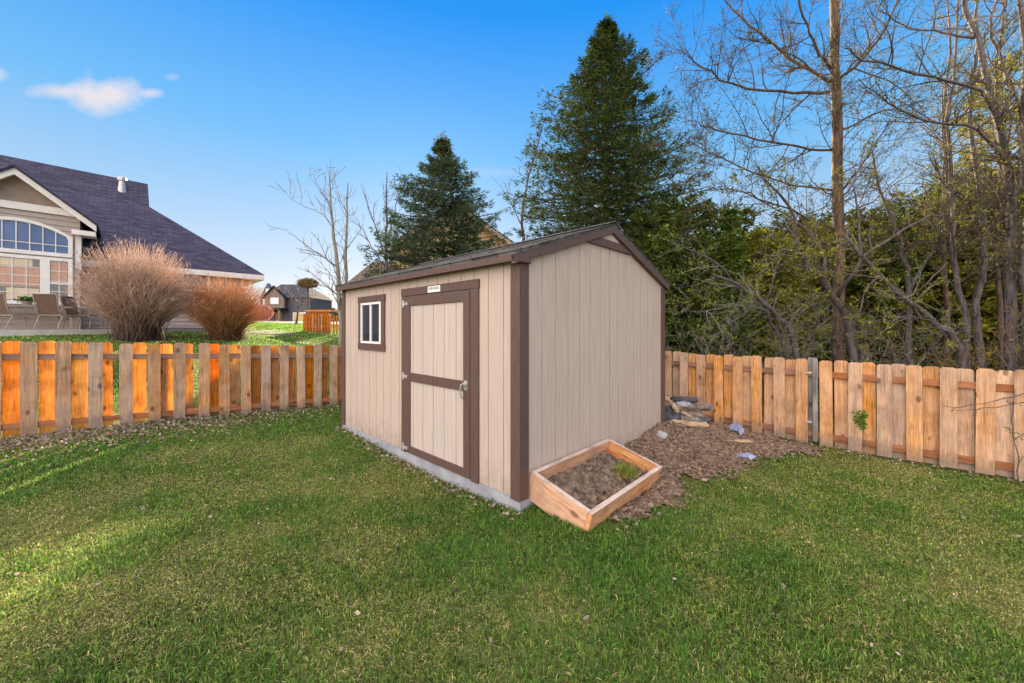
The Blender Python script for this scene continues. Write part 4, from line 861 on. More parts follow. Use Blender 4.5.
# green sapling in front of the right fence
sp_ = onground(868, 461); rg = np.random.default_rng(6)
sap = [([sp_, sp_+np.array([-.03, 0, .3]), sp_+np.array([-.10, .02, .58])], .007, .003)]
rt = bare_tree('sapling', 'small green leaved sapling growing against the right fence', sp_, sap, [(16, .08, .18, 50, .3, .55)], 131, M['barkpale'], (.2, .25, .08), 260, (.12, .26, .03), leafcol2=(.25, .36, .06), cat='sapling', leafsize=.04)
sp2 = onground(1019, 486)
bare_tree('vine', 'thin bare vine climbing the picket at the far right', sp2, [([sp2, sp2+np.array([-.04, -.01, .35]), sp2+np.array([-.10, -.02, .7]), sp2+np.array([-.05, 0, 1.05])], .005, .003)], [(8, .05, .14, 50, .1, .1)], 132, M['barkdark'], (.12, .1, .05), 40, (.1, .2, .03), cat='vine', leafsize=.025)
for i, (x0, y0, x1, y1, lb) in enumerate(((1030, 392, 952, 408, 'upper thin dark twig poking over the right fence pickets'), (1035, 400, 950, 411, 'lower thin dark twig poking over the right fence pickets'))):
    a = at(x0, y0, 4.0); b = at((x0+x1)/2, (y0+y1)/2+2, 4.15); c = at(x1, y1, 4.35); o = MB()
    bare_tree('twig', lb, a, [([a, b, c], .006, .002)], [(6, .05, .2, 35, .05, .2)], 140+i, M['barkdark'], (.06, .05, .045), 0, cat='twig')

# ---- bare trees behind the left part of the shed
b6 = bpos(343, 13.0)
bare_tree('bare_tree', 'pale bare tree behind the left fence corner, its long limb reaching left', b6, [([b6]+pp([(341, 320, 0), (338, 275, 0), (334, 240, 0), (331, 205, 0), (329, 172, 0)], 13), .10, .018), (pp([(338, 268, 0), (325, 258, -.3), (305, 244, -.5), (286, 229, -.6)], 13), .03, .008), (pp([(333, 228, 0), (322, 214, .3), (302, 205, .5), (290, 198, .6)], 13), .022, .006), (pp([(331, 205, 0), (320, 190, -.2), (308, 175, -.3)], 13), .018, .005), (pp([(340, 298, 0), (325, 286, .4), (310, 284, .6)], 13), .018, .006)],
          [(2.8, .5, 1.5, 42, .2, .22), (4.2, .3, .8, 40, .15, .1)], 151, M['barkpale'], (.14, .12, .10), 300, (.3, .25, .12), rmin=.006)
b7 = bpos(347, 14.5)
bare_tree('bare_tree', 'slimmer straight bare tree just right of the pale one by the shed roof', b7, [([b7]+pp([(346, 300, 0), (346, 250, 0), (347, 215, 0), (348, 182, 0)], 14.5), .085, .016), (pp([(346, 250, 0), (356, 236, .3), (364, 224, .4)], 14.5), .02, .006), (pp([(347, 215, 0), (340, 198, 0), (334, 180, .2)], 14.5), .018, .006), (pp([(347, 245, 0), (338, 232, 0), (330, 225, .2)], 14.5), .018, .006)],
          [(1.8, .5, 1.3, 42, .25, .3), (3.2, .3, .7, 40, .15, .1)], 152, M['barkpale'], (.14, .12, .10), 200, (.3, .25, .12), rmin=.006)
b8 = bpos(388, 17.0)
bare_tree('bare_tree', 'bare forked tree between the straight bare tree and the smaller spruce', b8, [([b8]+pp([(387, 280, 0), (386, 240, 0), (387, 205, 0), (387, 172, 0)], 17), .09, .018), (pp([(387, 262, 0), (378, 235, 0), (368, 205, .2), (360, 184, .4)], 17), .04, .008), (pp([(386, 250, 0), (394, 215, .3), (402, 180, .3)], 17), .04, .008), (pp([(385, 268, 0), (368, 240, -.4), (354, 214, -.5)], 17), .028, .007)],
          [(1.9, .5, 1.4, 35, .3, .3), (3.6, .3, .7, 35, .2, .1)], 153, M['bark'], (.14, .12, .11), 200, (.3, .25, .12), rmin=.007)
b9 = bpos(525, 16.0)
bare_tree('bare_tree', 'bare twiggy tree showing in the gap between the two spruces', b9, [([b9]+pp([(524, 250, 0), (522, 210, 0), (532, 165, 0), (545, 118, 0)], 16), .09, .014), (pp([(523, 230, 0), (512, 205, .3), (500, 185, .3)], 16), .03, .008), (pp([(525, 220, 0), (538, 190, -.2), (534, 140, -.3)], 16), .03, .008)], [(1.8, .5, 1.5, 35, .3, .25), (3.4, .3, .8, 35, .2, .1)], 154, M['bark'], (.14, .12, .11), 250, (.3, .25, .12), rmin=.006)

# ---- two round twig shrubs by the neighbour's house
def fanbush(label, x, Yd, wd, ht, n, seed, c1, c2):
    rg = np.random.default_rng(seed); X_ = (x-CX)/F*Yd; b = np.array((X_, Yd, tz(X_, Yd)-.05)); root = thing('round_shrub', label, 'shrub', tuple(b), group='round reddish shrubs beside the tan house')
    th = rg.uniform(0, 2*pi, n); cz = rg.uniform(-.62, 1, n); sz = np.sqrt(1-cz*cz); rad = rg.uniform(.45, 1.0, n)**.6*(.96+.07*np.sin(th*4+cz*5)+.07*np.sin(th*9-cz*11)+.05*np.sin(th*2+1))
    tip = np.c_[np.cos(th)*sz*wd/2*rad, np.sin(th)*sz*wd/2*rad, ht*(.56+.44*cz*rad)]
    s_ = np.linspace(0, 1, 6); st = np.c_[rg.normal(size=(n, 2))*.20, np.zeros(n)]
    P = st[:, None]*(1-s_)[None, :, None]+tip[:, None]*s_[None, :, None]; bow = np.c_[tip[:, :2], np.zeros(n)]; P -= bow[:, None]*(np.sin(s_*pi)*.13)[None, :, None]
    P += rg.normal(size=P.shape)*.035*s_[None, :, None]; R = np.linspace(.009, .0028, 6)[None]*np.ones((n, 1))
    cc = np.array([c1])[None]*(1-s_)[None, :, None]**1.2+np.array([c2])[None]*(s_**1.2)[None, :, None]; cc = cc*rg.uniform(.7, 1.3, (n, 1, 1)); cc = np.repeat(cc, 3, axis=1).reshape(-1, 3)  # sunlit tips and shaded core put into the twig colour
    mb = MB(); mb.tubes(P, R, 3, cc); m2_ = n*8; i0 = rg.integers(0, n, m2_); k0 = rg.integers(2, 6, m2_); Q = P[i0, k0]; D = (tip[i0]/np.linalg.norm(tip[i0], axis=1, keepdims=True))+rg.normal(size=(m2_, 3))*.8+np.array([[0, 0, .2]])
    mb.cards(Q, D, rg.uniform(.07, .22, m2_), .009, rg, (np.array([c2])*rg.uniform(.7, 1.3, (m2_, 1)))); mb.build('twigs', M['twig'], root)
    return root
fanbush('larger round reddish brown twig shrub, tips tinted sunlit pink, beside the tan house', 138, 11.4, 2.95, 3.05, 2600, 1, (.055, .034, .026), (.52, .35, .26))
fanbush('smaller orange brown twig shrub right of the larger round one', 226, 13.0, 2.7, 2.3, 1800, 2, (.09, .045, .024), (.50, .24, .11))

# ------------------------------------------------------------------ neighbour's house
HO = np.array([-15.3, 13.1]); HZ = 1.45
house = thing('house', 'tan neighbour house with slate blue roof and white trimmed arched window', 'house', (HO[0], HO[1], HZ), ANG)
def HP(px, py, y0):
    k = (px-CX)/F; t = (k*(HO[1]+UY[1]*y0)-HO[0]-UY[0]*y0)/(UX[0]-UX[1]*k); d = HO[1]+UX[1]*t+UY[1]*y0
    return t, (HY-py)/F*d+H-HZ
YB = -.9
ez = 2.68; sl = .88; XR = 4.85
mb = MB(); mb.box(-14, XR, 0, 10, -1.2, ez+.15); mb.build('wall', M['housetan'], house)
tR, _ = HP(80, 200, YB); ta, zap = HP(14.5, 168, YB-.3); tE, zE = HP(96.5, 226, YB-.3); gs = (zap-zE)/(tE-ta); tLft = 2*ta-tR
zwall = lambda x: zap-gs*abs(x-ta)-.12
def laps(x0, x1, y, z0, z1, nm, parent=house):
    b = MB(); z = z0
    while z < z1:
        zz = min(z+.17, z1); xa_ = x0(zz) if callable(x0) else x0; xb_ = x1(zz) if callable(x1) else x1
        if xb_-xa_ > .1: b.hexa([(xa_, y-.030, z), (xb_, y-.030, z), (xb_, y-.002, z), (xa_, y-.002, z)], [(xa_, y-.006, zz+.01), (xb_, y-.006, zz+.01), (xb_, y-.002, zz+.01), (xa_, y-.002, zz+.01)])
        z += .17
    return b.build(nm, M['housetan'], parent)
bw = MB(); bw.prism([(tLft, -1.2), (tR, -1.2), (tR, zwall(tR)), (ta, zwall(ta)), (tLft, zwall(tLft))], 'y', YB, 1.5); bw.build('bay_wall', M['housetan'], house)
_, zc0 = HP(71, 212, YB)
laps(tR+.02, XR, 0, -.6, ez-.2, 'lap_siding'); laps(2*ta-tR, tR, YB, -.4, zc0-.17, 'lap_siding')
gt = MB(); xc = ta+(zap-.12-zc0)/gs; gt.prism([(2*ta-xc, zc0), (xc, zc0), (ta, zap-.12)], 'y', YB-.03, YB-.002); gt.build('gable_infill', M['gabletan'], house)
tm = MB(); tm.box(2*ta-tR-.05, tR-.12, YB-.07, YB-.031, zc0-.16, zc0+.06); tm.build('cornice', M['whitetrim'], house)
for s_ in (-1, 1):
    rk = MB(); f_ = lambda x: ta+s_*x; Lx = tE-ta
    pts = [(f_(0), zap-.20), (f_(Lx), zE-.20), (f_(Lx), zE+.03), (f_(0), zap+.03)]
    rk.prism(pts if s_ > 0 else pts[::-1], 'y', YB-.36, YB-.30); rk.build('rake_board', M['whitetrim'], house)
    sf = MB().prism([(f_(0), zap-.13), (f_(Lx-.02), zE-.13), (f_(Lx-.02), zE-.1), (f_(0), zap-.1)], 'y', YB-.30, YB-.0); sf.build('soffit', M['whitetrim'], house)
    br = MB(); y1 = (zap-ez)/sl+.5
    br.hexa([(f_(0), YB-.42, zap), (f_(Lx+.05), YB-.42, zE-.05*gs), (f_(Lx+.05), y1*.55+.3, zE-.05*gs), (f_(0), y1, zap)], [(f_(0), YB-.42, zap+.07), (f_(Lx+.05), YB-.42, zE+.07-.05*gs), (f_(Lx+.05), y1*.55+.3, zE+.07-.05*gs), (f_(0), y1, zap+.07)])
    o = br.build('bay_roof', M['roof_blue'], house); uv_planar(o, (0, 1, 0), (-s_*.7, 0, .7))
MB().box(tE-.55, tE-.02, YB-.29, YB+.3, zE-.36, zE-.205).build('eave_return', M['whitetrim'], house)
MB().box(tR-.10, tR+.03, YB-.035, YB+.05, ez-.55, zE-.37).build('corner_board', M['whitetrim'], house)
# main roof, dutch gable end on the right
xh, yh, zr, yr = 1.98, 3.4, ez+sl*5.0, 5.0; eO = .45; ze = ez-sl*eO*.35
RV = MB(); e0 = (XR+eO+.25, -eO, ze); zj = ez+sl*yh-.05
V = [(-15, -eO, ze), e0, (xh, yh, zj), (xh, yr, zr), (-15, yr, zr)]
def slab(poly, th, nm, mat, du, dv):
    mb = MB(); n = len(poly); v = list(poly)+[(a, b, c-th) for a, b, c in poly]; mb.add(v, [tuple(range(n)), tuple(range(2*n-1, n-1, -1))]+[(i, n+i, n+(i+1) % n, (i+1) % n) for i in range(n)])
    o = mb.build(nm, mat, house); uv_planar(o, du, dv); return o
slab(V, .12, 'roof', M['roof_blue'], (1, 0, 0), (0, .75, .67))
slab([(xh, yh, zj), e0, (XR+eO+.25, 10+eO, ze), (xh, 10-yh, zj)], .12, 'roof', M['roof_blue'], (0, 1, 0), (-.75, 0, .67))
slab([(-15, 10+eO, ze), (-15, yr, zr), (xh, yr, zr), (xh, 10-yh, zj), (XR+eO+.25, 10+eO, ze)], .12, 'roof', M['roof_blue'], (1, 0, 0), (0, -.75, .67))
MB().prism([(yh, zj-.1), (10-yh, zj-.1), (yr, zr-.12)], 'x', xh-.2, xh-.05).build('gablet', M['gabletan'], house)
MB().box(-14, XR+eO+.25, -eO-.02, -eO+.03, ze-.24, ze-.03).build('gutter', M['whitetrim'], house)
MB().box(XR+eO+.2, XR+eO+.27, -eO+.03, 10, ze-.24, ze-.03).build('gutter', M['whitetrim'], house)
MB().box(-14, XR+.6, -eO+.03, 0, ze-.24, ze-.2).build('soffit', M['whitetrim'], house)
MB().box(XR-.09, XR+.02, -.025, .1, -1, ze-.25).build('corner_board', M['whitetrim'], house)
# vent pipe
vx, vz = HP(122, 188, 4.2); vz = ez+sl*4.2-.1
vp = MB(); vp.tubes(np.array([[(vx, 4.2, vz-.1), (vx, 4.2, vz+.15), (vx, 4.2, vz+.55)]]), np.array([[.16, .13, .09]]), 12); vp.tubes(np.array([[(vx, 4.2, vz+.5), (vx, 4.2, vz+.62), (vx, 4.2, vz+.66)]]), np.array([[.15, .15, .1]]), 12); vp.build('vent_pipe', M['metal'], house)
# clear glazed windows with warm curtains inside
mg, tg, pg = newmat('clear_window_glass'); tg.nodes.clear(); go = N(tg, 'ShaderNodeBsdfGlossy', Roughness=.03); go.inputs['Color'].default_value = (.9, .93, 1, 1); tr = N(tg, 'ShaderNodeBsdfTransparent'); mx = N(tg, 'ShaderNodeMixShader'); lw = N(tg, 'ShaderNodeLayerWeight', Blend=.45)
L(tg, math_(tg, 'MULTIPLY_ADD', lw.outputs['Fresnel'], .2, .04), mx.inputs[0]); L(tg, tr.outputs[0], mx.inputs[1]); L(tg, go.outputs[0], mx.inputs[2]); om = N(tg, 'ShaderNodeOutputMaterial'); L(tg, mx.outputs[0], om.inputs[0]); M['clear'] = mg
M['curtain'] = mottled('peach_curtain', (.40, .13, .03), (.60, .26, .07), 3, .9, (14, 14, 1), .5, .02)
M['curtainpale'] = mottled('pale_curtain', (.60, .42, .20), (.72, .55, .30), 3, .9, (14, 14, 1), .5, .02)
M['room'] = mottled('dark_room', (.05, .035, .03), (.09, .06, .05), 2, .9)
xw1, zb1 = HP(73, 257, YB); _, zt1 = HP(73, 238, YB); xa1, ztc = HP(14.5, 222.5, YB); xw0 = 2*xa1-xw1; xw0 = 2*ta-xw1
_, zbb = HP(60, 256.5, YB)
nA = 16; arc = [(xw1+(xw0-xw1)*i/nA, zt1+(ztc+.15-zt1)*(1-(2*i/nA-1)**2)) for i in range(nA+1)]
hw = MB()
def arch_ring(b, y0, y1, wd):
    outer = [(xw0, zbb-.02), (xw1, zbb-.02)]+arc; inner = [(xw0+wd, zbb+wd), (xw1-wd, zbb+wd)]+[(min(max(x, xw0+wd), xw1-wd), z-wd) for x, z in arc]
    n = len(outer); v = [(x, y0, z) for x, z in outer]+[(x, y0, z) for x, z in inner]+[(x, y1, z) for x, z in outer]+[(x, y1, z) for x, z in inner]; f = []
    for i in range(n):
        j = (i+1) % n; f += [(i, j, n+j, n+i), (i, 2*n+i, 2*n+j, j), (n+i, n+j, 3*n+j, 3*n+i)]
    b.add(v, f); return inner
inner = arch_ring(hw, YB-.09, YB-.002, .10); aw = hw.build('arched_window', M['whitetrim'], house)
M['skyglass'] = mottled('sky_painted_glass', (.05, .10, .22), (.10, .17, .34), 1.2, .08, bmp=0, spec=.4)  # sky reflection painted in as a blue base colour
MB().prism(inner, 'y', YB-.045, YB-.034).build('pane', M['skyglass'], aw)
mt = MB(); nx = 8
for i in range(1, nx):
    x = xw0+.1+(xw1-xw0-.2)*i/nx; zz_ = np.interp(-x, [-a for a, _ in arc], [b for _, b in arc])-.1; mt.box(x-.011, x+.011, YB-.07, YB-.046, zbb+.1, zz_)
mt.box(xw0+.1, xw1-.1, YB-.068, YB-.047, zbb+.33, zbb+.352); mt.build('muntins', M['whitetrim'], aw)
# lower windows
_, zl1 = HP(72.5, 259.5, YB); _, zl0 = HP(72.5, 305.5, YB); xm, _ = HP(45.3, 280, YB)
def housewin(x0, x1, z0, z1, nx_, nz_, name='window', mid=False, y=YB, inner_='curtain', fw_=.10):
    b = MB(); b.box(x0, x1, y-.09, y-.002, z0, z0+fw_); b.box(x0, x1, y-.09, y-.002, z1-fw_, z1); b.box(x0, x0+fw_, y-.088, y-.002, z0+fw_, z1-fw_); b.box(x1-fw_, x1, y-.088, y-.002, z0+fw_, z1-fw_)
    if mid: zm = z0+(z1-z0)*.46; b.box(x0+fw_, x1-fw_, y-.08, y-.002, zm-.03, zm+.03)
    wn = b.build(name, M['whitetrim'], house); MB().box(x0+fw_, x1-fw_, y-.055, y-.050, z0+fw_, z1-fw_).build('pane', M['clear'], wn)
    MB().box(x0+fw_, x1-fw_, y-.036, y-.033, z0+fw_, z1-fw_).build('room_beyond', M['room'], wn)
    g_ = MB()
    for i in range(1, nx_): x = x0+fw_+(x1-x0-2*fw_)*i/nx_; g_.box(x-.009, x+.009, y-.07, y-.0555, z0+fw_, z1-fw_)
    for i in range(1, nz_): z = z0+fw_+(z1-z0-2*fw_)*i/nz_; g_.box(x0+fw_, x1-fw_, y-.068, y-.056, z-.009, z+.009)
    if g_.n: g_.build('muntins', M['whitetrim'], wn)
    return wn
xq, _ = HP(47, 280, YB)
w1 = housewin(xm-2.35, xm-.0, zl0, zl1, 8, 5); w2 = housewin(xm+.001, xw1, zl0, zl1, 2, 4, mid=True)
def curtain(wn, x0, x1, z0, z1, mat, y=YB): MB().box(x0, x1, y-.045, y-.038, z0, z1).build('curtain', mat, wn)
curtain(w1, xm-1.1, xm-.12, zl0+.55, zl1-.35, M['curtain']); curtain(w1, xm-1.0, xm-.25, zl1-.34, zl1-.12, M['curtainpale']); curtain(w1, xm-.75, xm-.12, zl0+.14, zl0+.5, M['curtainpale']); curtain(w1, xm-2.2, xm-1.35, zl0+.5, zl1-.12, M['curtain']); curtain(w2, xm+.12, xw1-.12, zl0+.75, zl1-.12, M['curtain'])
x0_, z0_ = HP(170, 305, 0); x1_, z1_ = HP(210, 280, 0); housewin(x0_, x1_, z0_, z0_+1.35, 1, 1, y=0, mid=True)
# patio
pa = MB(); Pp = [HO+UX[:2]*a+UY[:2]*b for a, b in ((-8, -.9), (1.9, -.9), (1.9, -2.6), (-8, -2.9))]
pa.hexa([(p_[0], p_[1], 1.2) for p_ in Pp[::-1]], [(p_[0], p_[1], 1.555) for p_ in Pp[::-1]]); tag(pa.build('patio', M['patio']), kind='structure')
mu = MB(); g_u = np.linspace(1.2, 6.5, 24); g_v = np.linspace(-2.2, 0.05, 9); UU, VV = np.meshgrid(g_u, g_v); XX = HO[0]+UX[0]*UU+UY[0]*VV; YY = HO[1]+UX[1]*UU+UY[1]*VV
idx = np.arange(XX.size).reshape(XX.shape); mu.add(np.c_[XX.ravel(), YY.ravel(), (gz(XX, YY)+.02+.012*vnoise(XX, YY, 9)).ravel()], np.stack([idx[:-1, :-1], idx[:-1, 1:], idx[1:, 1:], idx[1:, :-1]], -1).reshape(-1, 4)); tag(mu.build('mulch_bed', M['mulch']), kind='structure')

# patio furniture
def sling_chair(x, Yd, rz, label):
    X_ = (x-CX)/F*Yd; r = thing('patio_chair', label, 'chair', (X_, Yd, 1.556), rz, 'sling chairs on the patio')
    s1 = MB(); s1.hexa([(-.25, -.24, .42), (.25, -.24, .42), (.25, .22, .40), (-.25, .22, .40)], [(-.25, -.24, .435), (.25, -.24, .435), (.25, .22, .415), (-.25, .22, .415)]); s1.build('seat', M['sling'], r)
    s2 = MB(); s2.hexa([(-.25, .22, .42), (.25, .22, .42), (.25, .235, .42), (-.25, .235, .42)], [(-.25, .38, .98), (.25, .38, .98), (.25, .395, .98), (-.25, .395, .98)]); s2.build('backrest', M['sling'], r)
    f = MB()
    for sx in (-.28, .28):
        f.tubes(np.array([spline([(sx, -.28, .02), (sx, -.27, .40), (sx, .22, .40), (sx, .38, 1.0)], 12)]), np.full((1, 12), .016), 6)
        f.tubes(np.array([spline([(sx, -.27, .40), (sx, -.25, .62), (sx, .0, .66), (sx, .28, .62)], 12)]), np.full((1, 12), .016), 6)
        f.tubes(np.array([[(sx, .2, .4), (sx, .28, .2), (sx, .33, .02)]]), np.full((1, 3), .016), 6)
    f.tubes(np.array([[(-.28, .375, .985), (0, .375, .985), (.28, .375, .985)]]), np.full((1, 3), .015), 6); f.tubes(np.array([[(-.28, .22, .4), (0, .22, .4), (.28, .22, .4)], [(-.28, -.27, .4), (0, -.27, .4), (.28, -.27, .4)]]), np.full((2, 3), .015), 6)
    f.build('frame', M['frame'], r); return r
sling_chair(17, 10.6, RD(168), 'brown sling patio chair cut by the left edge of the picture')
sling_chair(59, 10.7, RD(188), 'brown sling patio chair between the patio table and the camera')
sling_chair(84, 11.3, RD(110), 'brown sling patio chair seen side on, right of the patio table')
X_ = (32-CX)/F*11.5; tb_ = thing('patio_table', 'low patio table on the neighbour patio under the big window', 'table', (X_, 11.5, 1.556), ANG)
MB().box(-.9, .9, -.45, .45, .70, .735).build('table_top', M['frame'], tb_)
for sx in (-.8, .8):
    for sy in (-.36, .36): MB().box(sx-.025, sx+.025, sy-.025, sy+.025, 0, .699).build('leg', M['frame'], tb_)
rg = np.random.default_rng(3); pt_ = thing('potted_plant', 'small green potted plant on the patio table', 'plant', (X_-.1, 11.45, 1.556+.736)); n = 220
pb = MB(); pb.tubes(np.array([[(0, 0, 0), (0, 0, .06), (0, 0, .13)]]), np.array([[.08, .10, .12]]), 12); pb.build('pot', M['frame'], pt_)
pm = MB(); pm.cards(rg.normal(size=(n, 3))*np.array([[.10, .10, .03]])+np.array([[0, 0, .17]]), rg.normal(size=(n, 3))+np.array([[0, 0, .5]]), .09, .04, rg, np.tile([[.09, .2, .06]], (n, 1))*rg.uniform(.6, 1.3, (n, 1)), quad=True); pm.build('foliage', M['leaf'], pt_)

# ------------------------------------------------------------------ far street: road, dark house, orange fence, mop headed tree
def strip(name, mat, x0, x1, y0f, y1f, dz):
    b = MB(); xs_ = np.linspace(x0, x1, 40); ys_ = np.linspace(0, 1, 6); A, B = np.meshgrid(xs_, ys_); YY = y0f(A)*(1-B)+y1f(A)*B; idx = np.arange(A.size).reshape(A.shape)
    b.add(np.c_[A.ravel(), YY.ravel(), (gz(A, YY)+dz).ravel()], np.stack([idx[:-1, :-1], idx[:-1, 1:], idx[1:, 1:], idx[1:, :-1]], -1).reshape(-1, 4)); return tag(b.build(name, mat), kind='structure')
strip('road', M['road'], -80, 10, lambda x: 34+0*x, lambda x: 43+0*x, .03)
strip('pavement', M['patio'], -80, 10, lambda x: 31.5+0*x, lambda x: 33+0*x, .14)
DZ = 66.0; dX = (286-CX)/F*DZ; dh = thing('house', 'distant dark grey two storey house with a brown gable and small porch', 'house', (dX, DZ, H+.85), 0)
k = DZ/F
MB().box(-24*k*1.0, 24*k, 0, 8, -1, 4.6).build('wall', M['darkwall'], dh)
o = MB().hexa([(-25*k, -.5, 4.5), (25*k, -.5, 4.5), (25*k, 8.5, 4.5), (-25*k, 8.5, 4.5)], [(-19*k, 4, 7.3), (8*k, 4, 7.3), (8*k, 4.1, 7.3), (-19*k, 4.1, 7.3)]).build('roof', M['roof_dark'], dh); uv_planar(o, (1, 0, 0), (0, .5, .8))
MB().prism([(-23*k, 2.3), (-9*k, 2.3), (-9*k, 4.8), (-16*k, 7.0), (-23*k, 4.8)], 'y', -.7, -.0).build('side_gable', M['darkwall'], dh)
MB().prism([(-17*k, 2.6), (2*k, 2.6), (2*k, 4.6), (-7.5*k, 6.2), (-17*k, 4.6)], 'y', -1.2, -.701).build('front_gable', M['darkstone'], dh)
for s_ in (-1, 1):
    a_ = [(-7.5*k, 6.2), (-7.5*k+s_*10.5*k, 4.35), (-7.5*k+s_*10.5*k, 4.65), (-7.5*k, 6.5)]
    MB().prism(a_ if s_ > 0 else a_[::-1], 'y', -1.5, -1.0).build('gable_rake', M['roof_dark'], dh)
MB().box(-24*k, 3*k, -2.4, -.0, 2.25, 2.55).build('porch_roof', M['roof_dark'], dh)
for x in (-19*k, -11*k, 1*k): MB().box(x-.16, x+.16, -2.3, -2.0, -.5, 2.24).build('porch_post', M['darkstone'], dh)
dd_ = MB().box(-10*k, -4*k, -.08, -.01, -.4, 1.9).build('door', M['curtain'], dh)
MB().box(-8.2*k, -5.8*k, -.12, -.081, -.4, 1.7).build('door_leaf', M['orange'], dd_)
for x0, x1, z0, z1, y in ((-11*k, -3*k, 3.3, 4.4, -1.2), (-17.5*k, -14*k, 5.0, 6.0, -.7), (7*k, 20*k, .2, 1.9, 0), (-20*k, -17.5*k, 3.2, 4.2, -.7)):
    wn = MB().box(x0, x1, y-.08, y-.001, z0, z1).build('window', M['whitetrim'], dh); MB().box(x0+.15, x1-.15, y-.1, y-.081, z0+.15, z1-.15).build('pane', M['curtainpale'] if z0 < 1 else M['white'], wn)
# little blossom shrub
rg = np.random.default_rng(30); Yp = 40; Xp = (262-CX)/F*Yp; bsh = np.array((Xp, Yp, tz(Xp, Yp))); bs = thing('blossom_shrub', 'pink blossoming shrub in front of the distant dark house', 'shrub', tuple(bsh)); n = 2500
v = rg.normal(size=(n, 3)); v /= np.linalg.norm(v, axis=1, keepdims=True); v *= rg.uniform(.3, 1, (n, 1))**.4*np.array([[1.1, 1.0, .85]]); v[:, 2] += .95
MB().cards(v, rg.normal(size=(n, 3)), .14, .11, rg, np.array([[.55, .27, .27]])*rg.uniform(.5, 1.3, (n, 1)), quad=True).build('crown', M['leaf'], bs); MB().tubes(np.array([[(0, 0, 0), (0, 0, .3), (.05, 0, .8)]]), np.array([[.08, .06, .04]]), 6).build('trunk', M['bark'], bs)
# mop-headed tree
Yp = 24; bm_ = bpos(308, Yp); topz = at(308, 284, Yp)[2]; hh_ = topz-bm_[2]; mp_ = thing('mop_headed_tree', 'small grafted tree with a flat oval brown head on one bare stem', 'tree', bm_)
MB().tubes(np.array([[(0, 0, 0), (.02, 0, hh_*.5), (0, 0, hh_)]]), np.array([[.07, .06, .06]]), 8).build('trunk', M['barkdark'], mp_); n = 3000
v = rg.normal(size=(n, 3)); v /= np.linalg.norm(v, axis=1, keepdims=True); v *= rg.uniform(.2, 1, (n, 1))**.4*np.array([[.60, .6, .27]]); v[:, 2] += hh_+.05
MB().cards(v, rg.normal(size=(n, 3)), .13, .05, rg, np.array([[.20, .13, .06]])*rg.uniform(.4, 1.4, (n, 1)), quad=True).build('crown', M['twig'], mp_)
b10 = bpos(296, 27)
bare_tree('bare_tree', 'small spreading bare tree in front of the distant dark house', b10, [([b10]+pp([(297, 318, 0), (298, 306, 0)], 27), .09, .05), (pp([(298, 308, 0), (290, 298, 0), (284, 292, 0)], 27), .04, .012), (pp([(298, 308, 0), (306, 298, 0), (313, 294, 0)], 27), .04, .012), (pp([(298, 308, 0), (299, 298, .3), (301, 289, .4)], 27), .04, .012)], [(2.5, .4, 1.2, 40, .1, .1), (4, .2, .6, 40, .05, .1)], 160, M['bark'], (.3, .22, .16), 400, (.4, .25, .15), rmin=.010)
# orange fence
Yo = 19.0; X0 = (304-CX)/F*Yo; X1 = (352-CX)/F*Yo; of = thing('slat_fence', 'small sunlit orange picket fence beside the pale bare tree', 'fence', (X0, Yo, 0), 0); z0 = tz(X0, Yo)-.1; zt0 = at(304, 314.0, Yo)[2]; npk = 17
pm_ = MB().box(-.045, .045, -.01, .01, 0, zt0-z0).build('picket', M['orange'], of); pmd = pm_.data; bpy.data.objects.remove(pm_)
for i in range(npk):
    o = bpy.data.objects.new('picket', pmd); COL.objects.link(o); o.parent = of; o.location = ((X1-X0)*i/(npk-1), -.03, z0-.03*(i % 3))
for z in (.3, 1.1): MB().box(0, X1-X0, -.018, .02, z0+z, z0+z+.08).build('rail', M['orange'], of)
for x in (0, (X1-X0)*.52, X1-X0): MB().box(x-.05, x+.05, .021, .12, z0-.1, zt0+.02).build('post', M['orange'], of)
MB().box(.1, (X1-X0)*.5, .13, .15, z0, z0+1.2).build('backing_board', M['orange'], of)

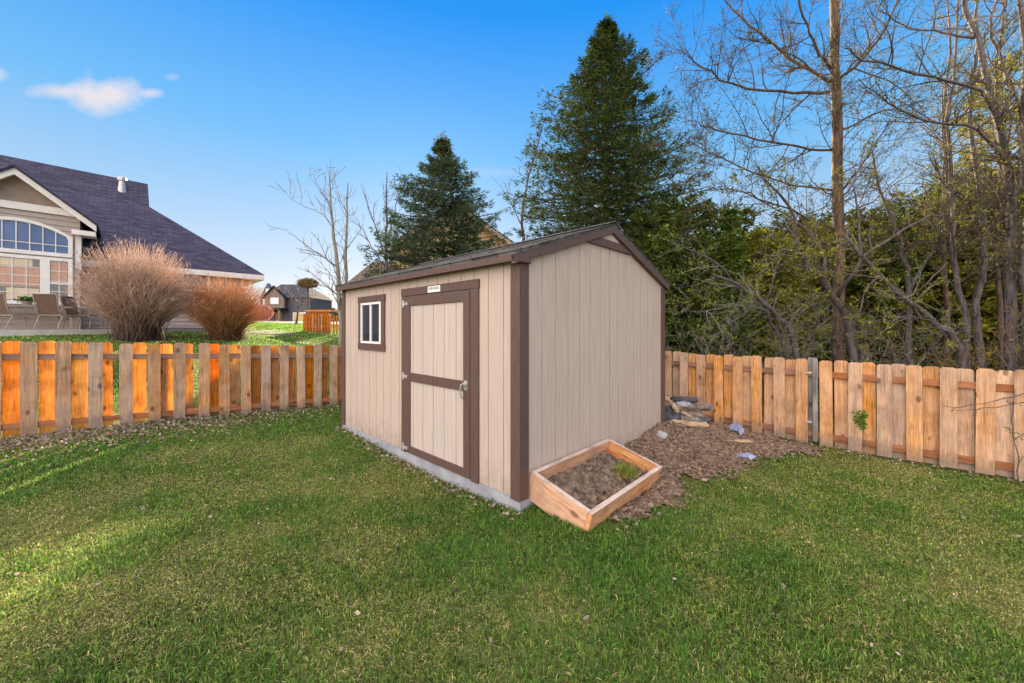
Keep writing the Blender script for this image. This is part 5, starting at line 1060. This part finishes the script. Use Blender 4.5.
# ------------------------------------------------------------------ brown roofed house behind the smaller spruce
hY = 22.0; hz0 = tz(-4, hY)
hb_ = thing('house', 'golden sided house with brown shingle roof half hidden behind the smaller spruce', 'house', (0, hY, 0), 0)
ap = at(455, 203, hY); pr = at(522, 250, hY); wl = (ap[0]*2-pr[0]); dsl = (ap[2]-pr[2])/(pr[0]-ap[0])
MB().prism([(wl+.5, hz0-1), (pr[0]-.5, hz0-1), (pr[0]-.5, pr[2]+.1), (ap[0], ap[2]-.25), (wl+.5, pr[2]+.1)], 'y', 0, 9).build('wall', M['wallgold'], hb_)
for s_ in (-1, 1):
    f_ = lambda x: ap[0]+s_*x; w_ = pr[0]-ap[0]
    P0 = [(f_(0), -.5, ap[2]-.12), (f_(w_), -.5, pr[2]-.12), (f_(w_), 9.5, pr[2]-.12), (f_(0), 9.5, ap[2]-.12)]; P1 = [(a, b, c+.15) for a, b, c in P0]
    o = MB().hexa(P0, P1).build('roof', M['roof_brown'], hb_); uv_planar(o, (0, 1, 0), (-s_*.8, 0, .6))
    pts = [(f_(0), ap[2]-.32), (f_(w_), pr[2]-.32), (f_(w_), pr[2]-.10), (f_(0), ap[2]-.10)]
    MB().prism(pts if s_ > 0 else pts[::-1], 'y', -.55, -.5).build('rake_board', M['gabletan'], hb_)
a0_ = at(340, 290, hY-2); a1 = at(368, 259, hY); wz = a0_[2]
MB().box(a0_[0]+.4, wl+1, -1.5, 7, hz0-1, wz+.1).build('wing_wall', M['wallgold'], hb_)
o = MB().hexa([(a0_[0], -2.2, wz), (wl+2.5, -2.2, wz), (wl+2.5, 7.5, wz), (a0_[0], 7.5, wz)], [(a1[0], .8, a1[2]), (wl+2.5, .8, a1[2]), (wl+2.5, 4.4, a1[2]), (a1[0], 4.4, a1[2])]).build('wing_roof', M['roof_brown'], hb_); uv_planar(o, (1, 0, 0), (0, .7, .7))
# far wood along the horizon
rg = np.random.default_rng(50); n = 16000; x = rg.uniform(-150, 160, n); y = 95+rg.uniform(0, 14, n)+.1*np.abs(x); hh_ = (3.2+1.6*vnoise(x, y*.1, .25))*rg.uniform(0, 1, n)**.7
wd_ = MB(); P = np.c_[x, y, terr(x, y)+hh_]; wd_.cards(P, rg.normal(size=(n, 3)), 1.6, 1.0, rg, np.where(rg.uniform(0, 1, (n, 1)) < .6, np.array([[.13, .10, .08]]), np.array([[.06, .08, .04]]))*rg.uniform(.6, 1.3, (n, 1)), quad=True)
tag(wd_.build('distant_wood', M['needles']), 'low far wood along the horizon', 'wood', kind='stuff')
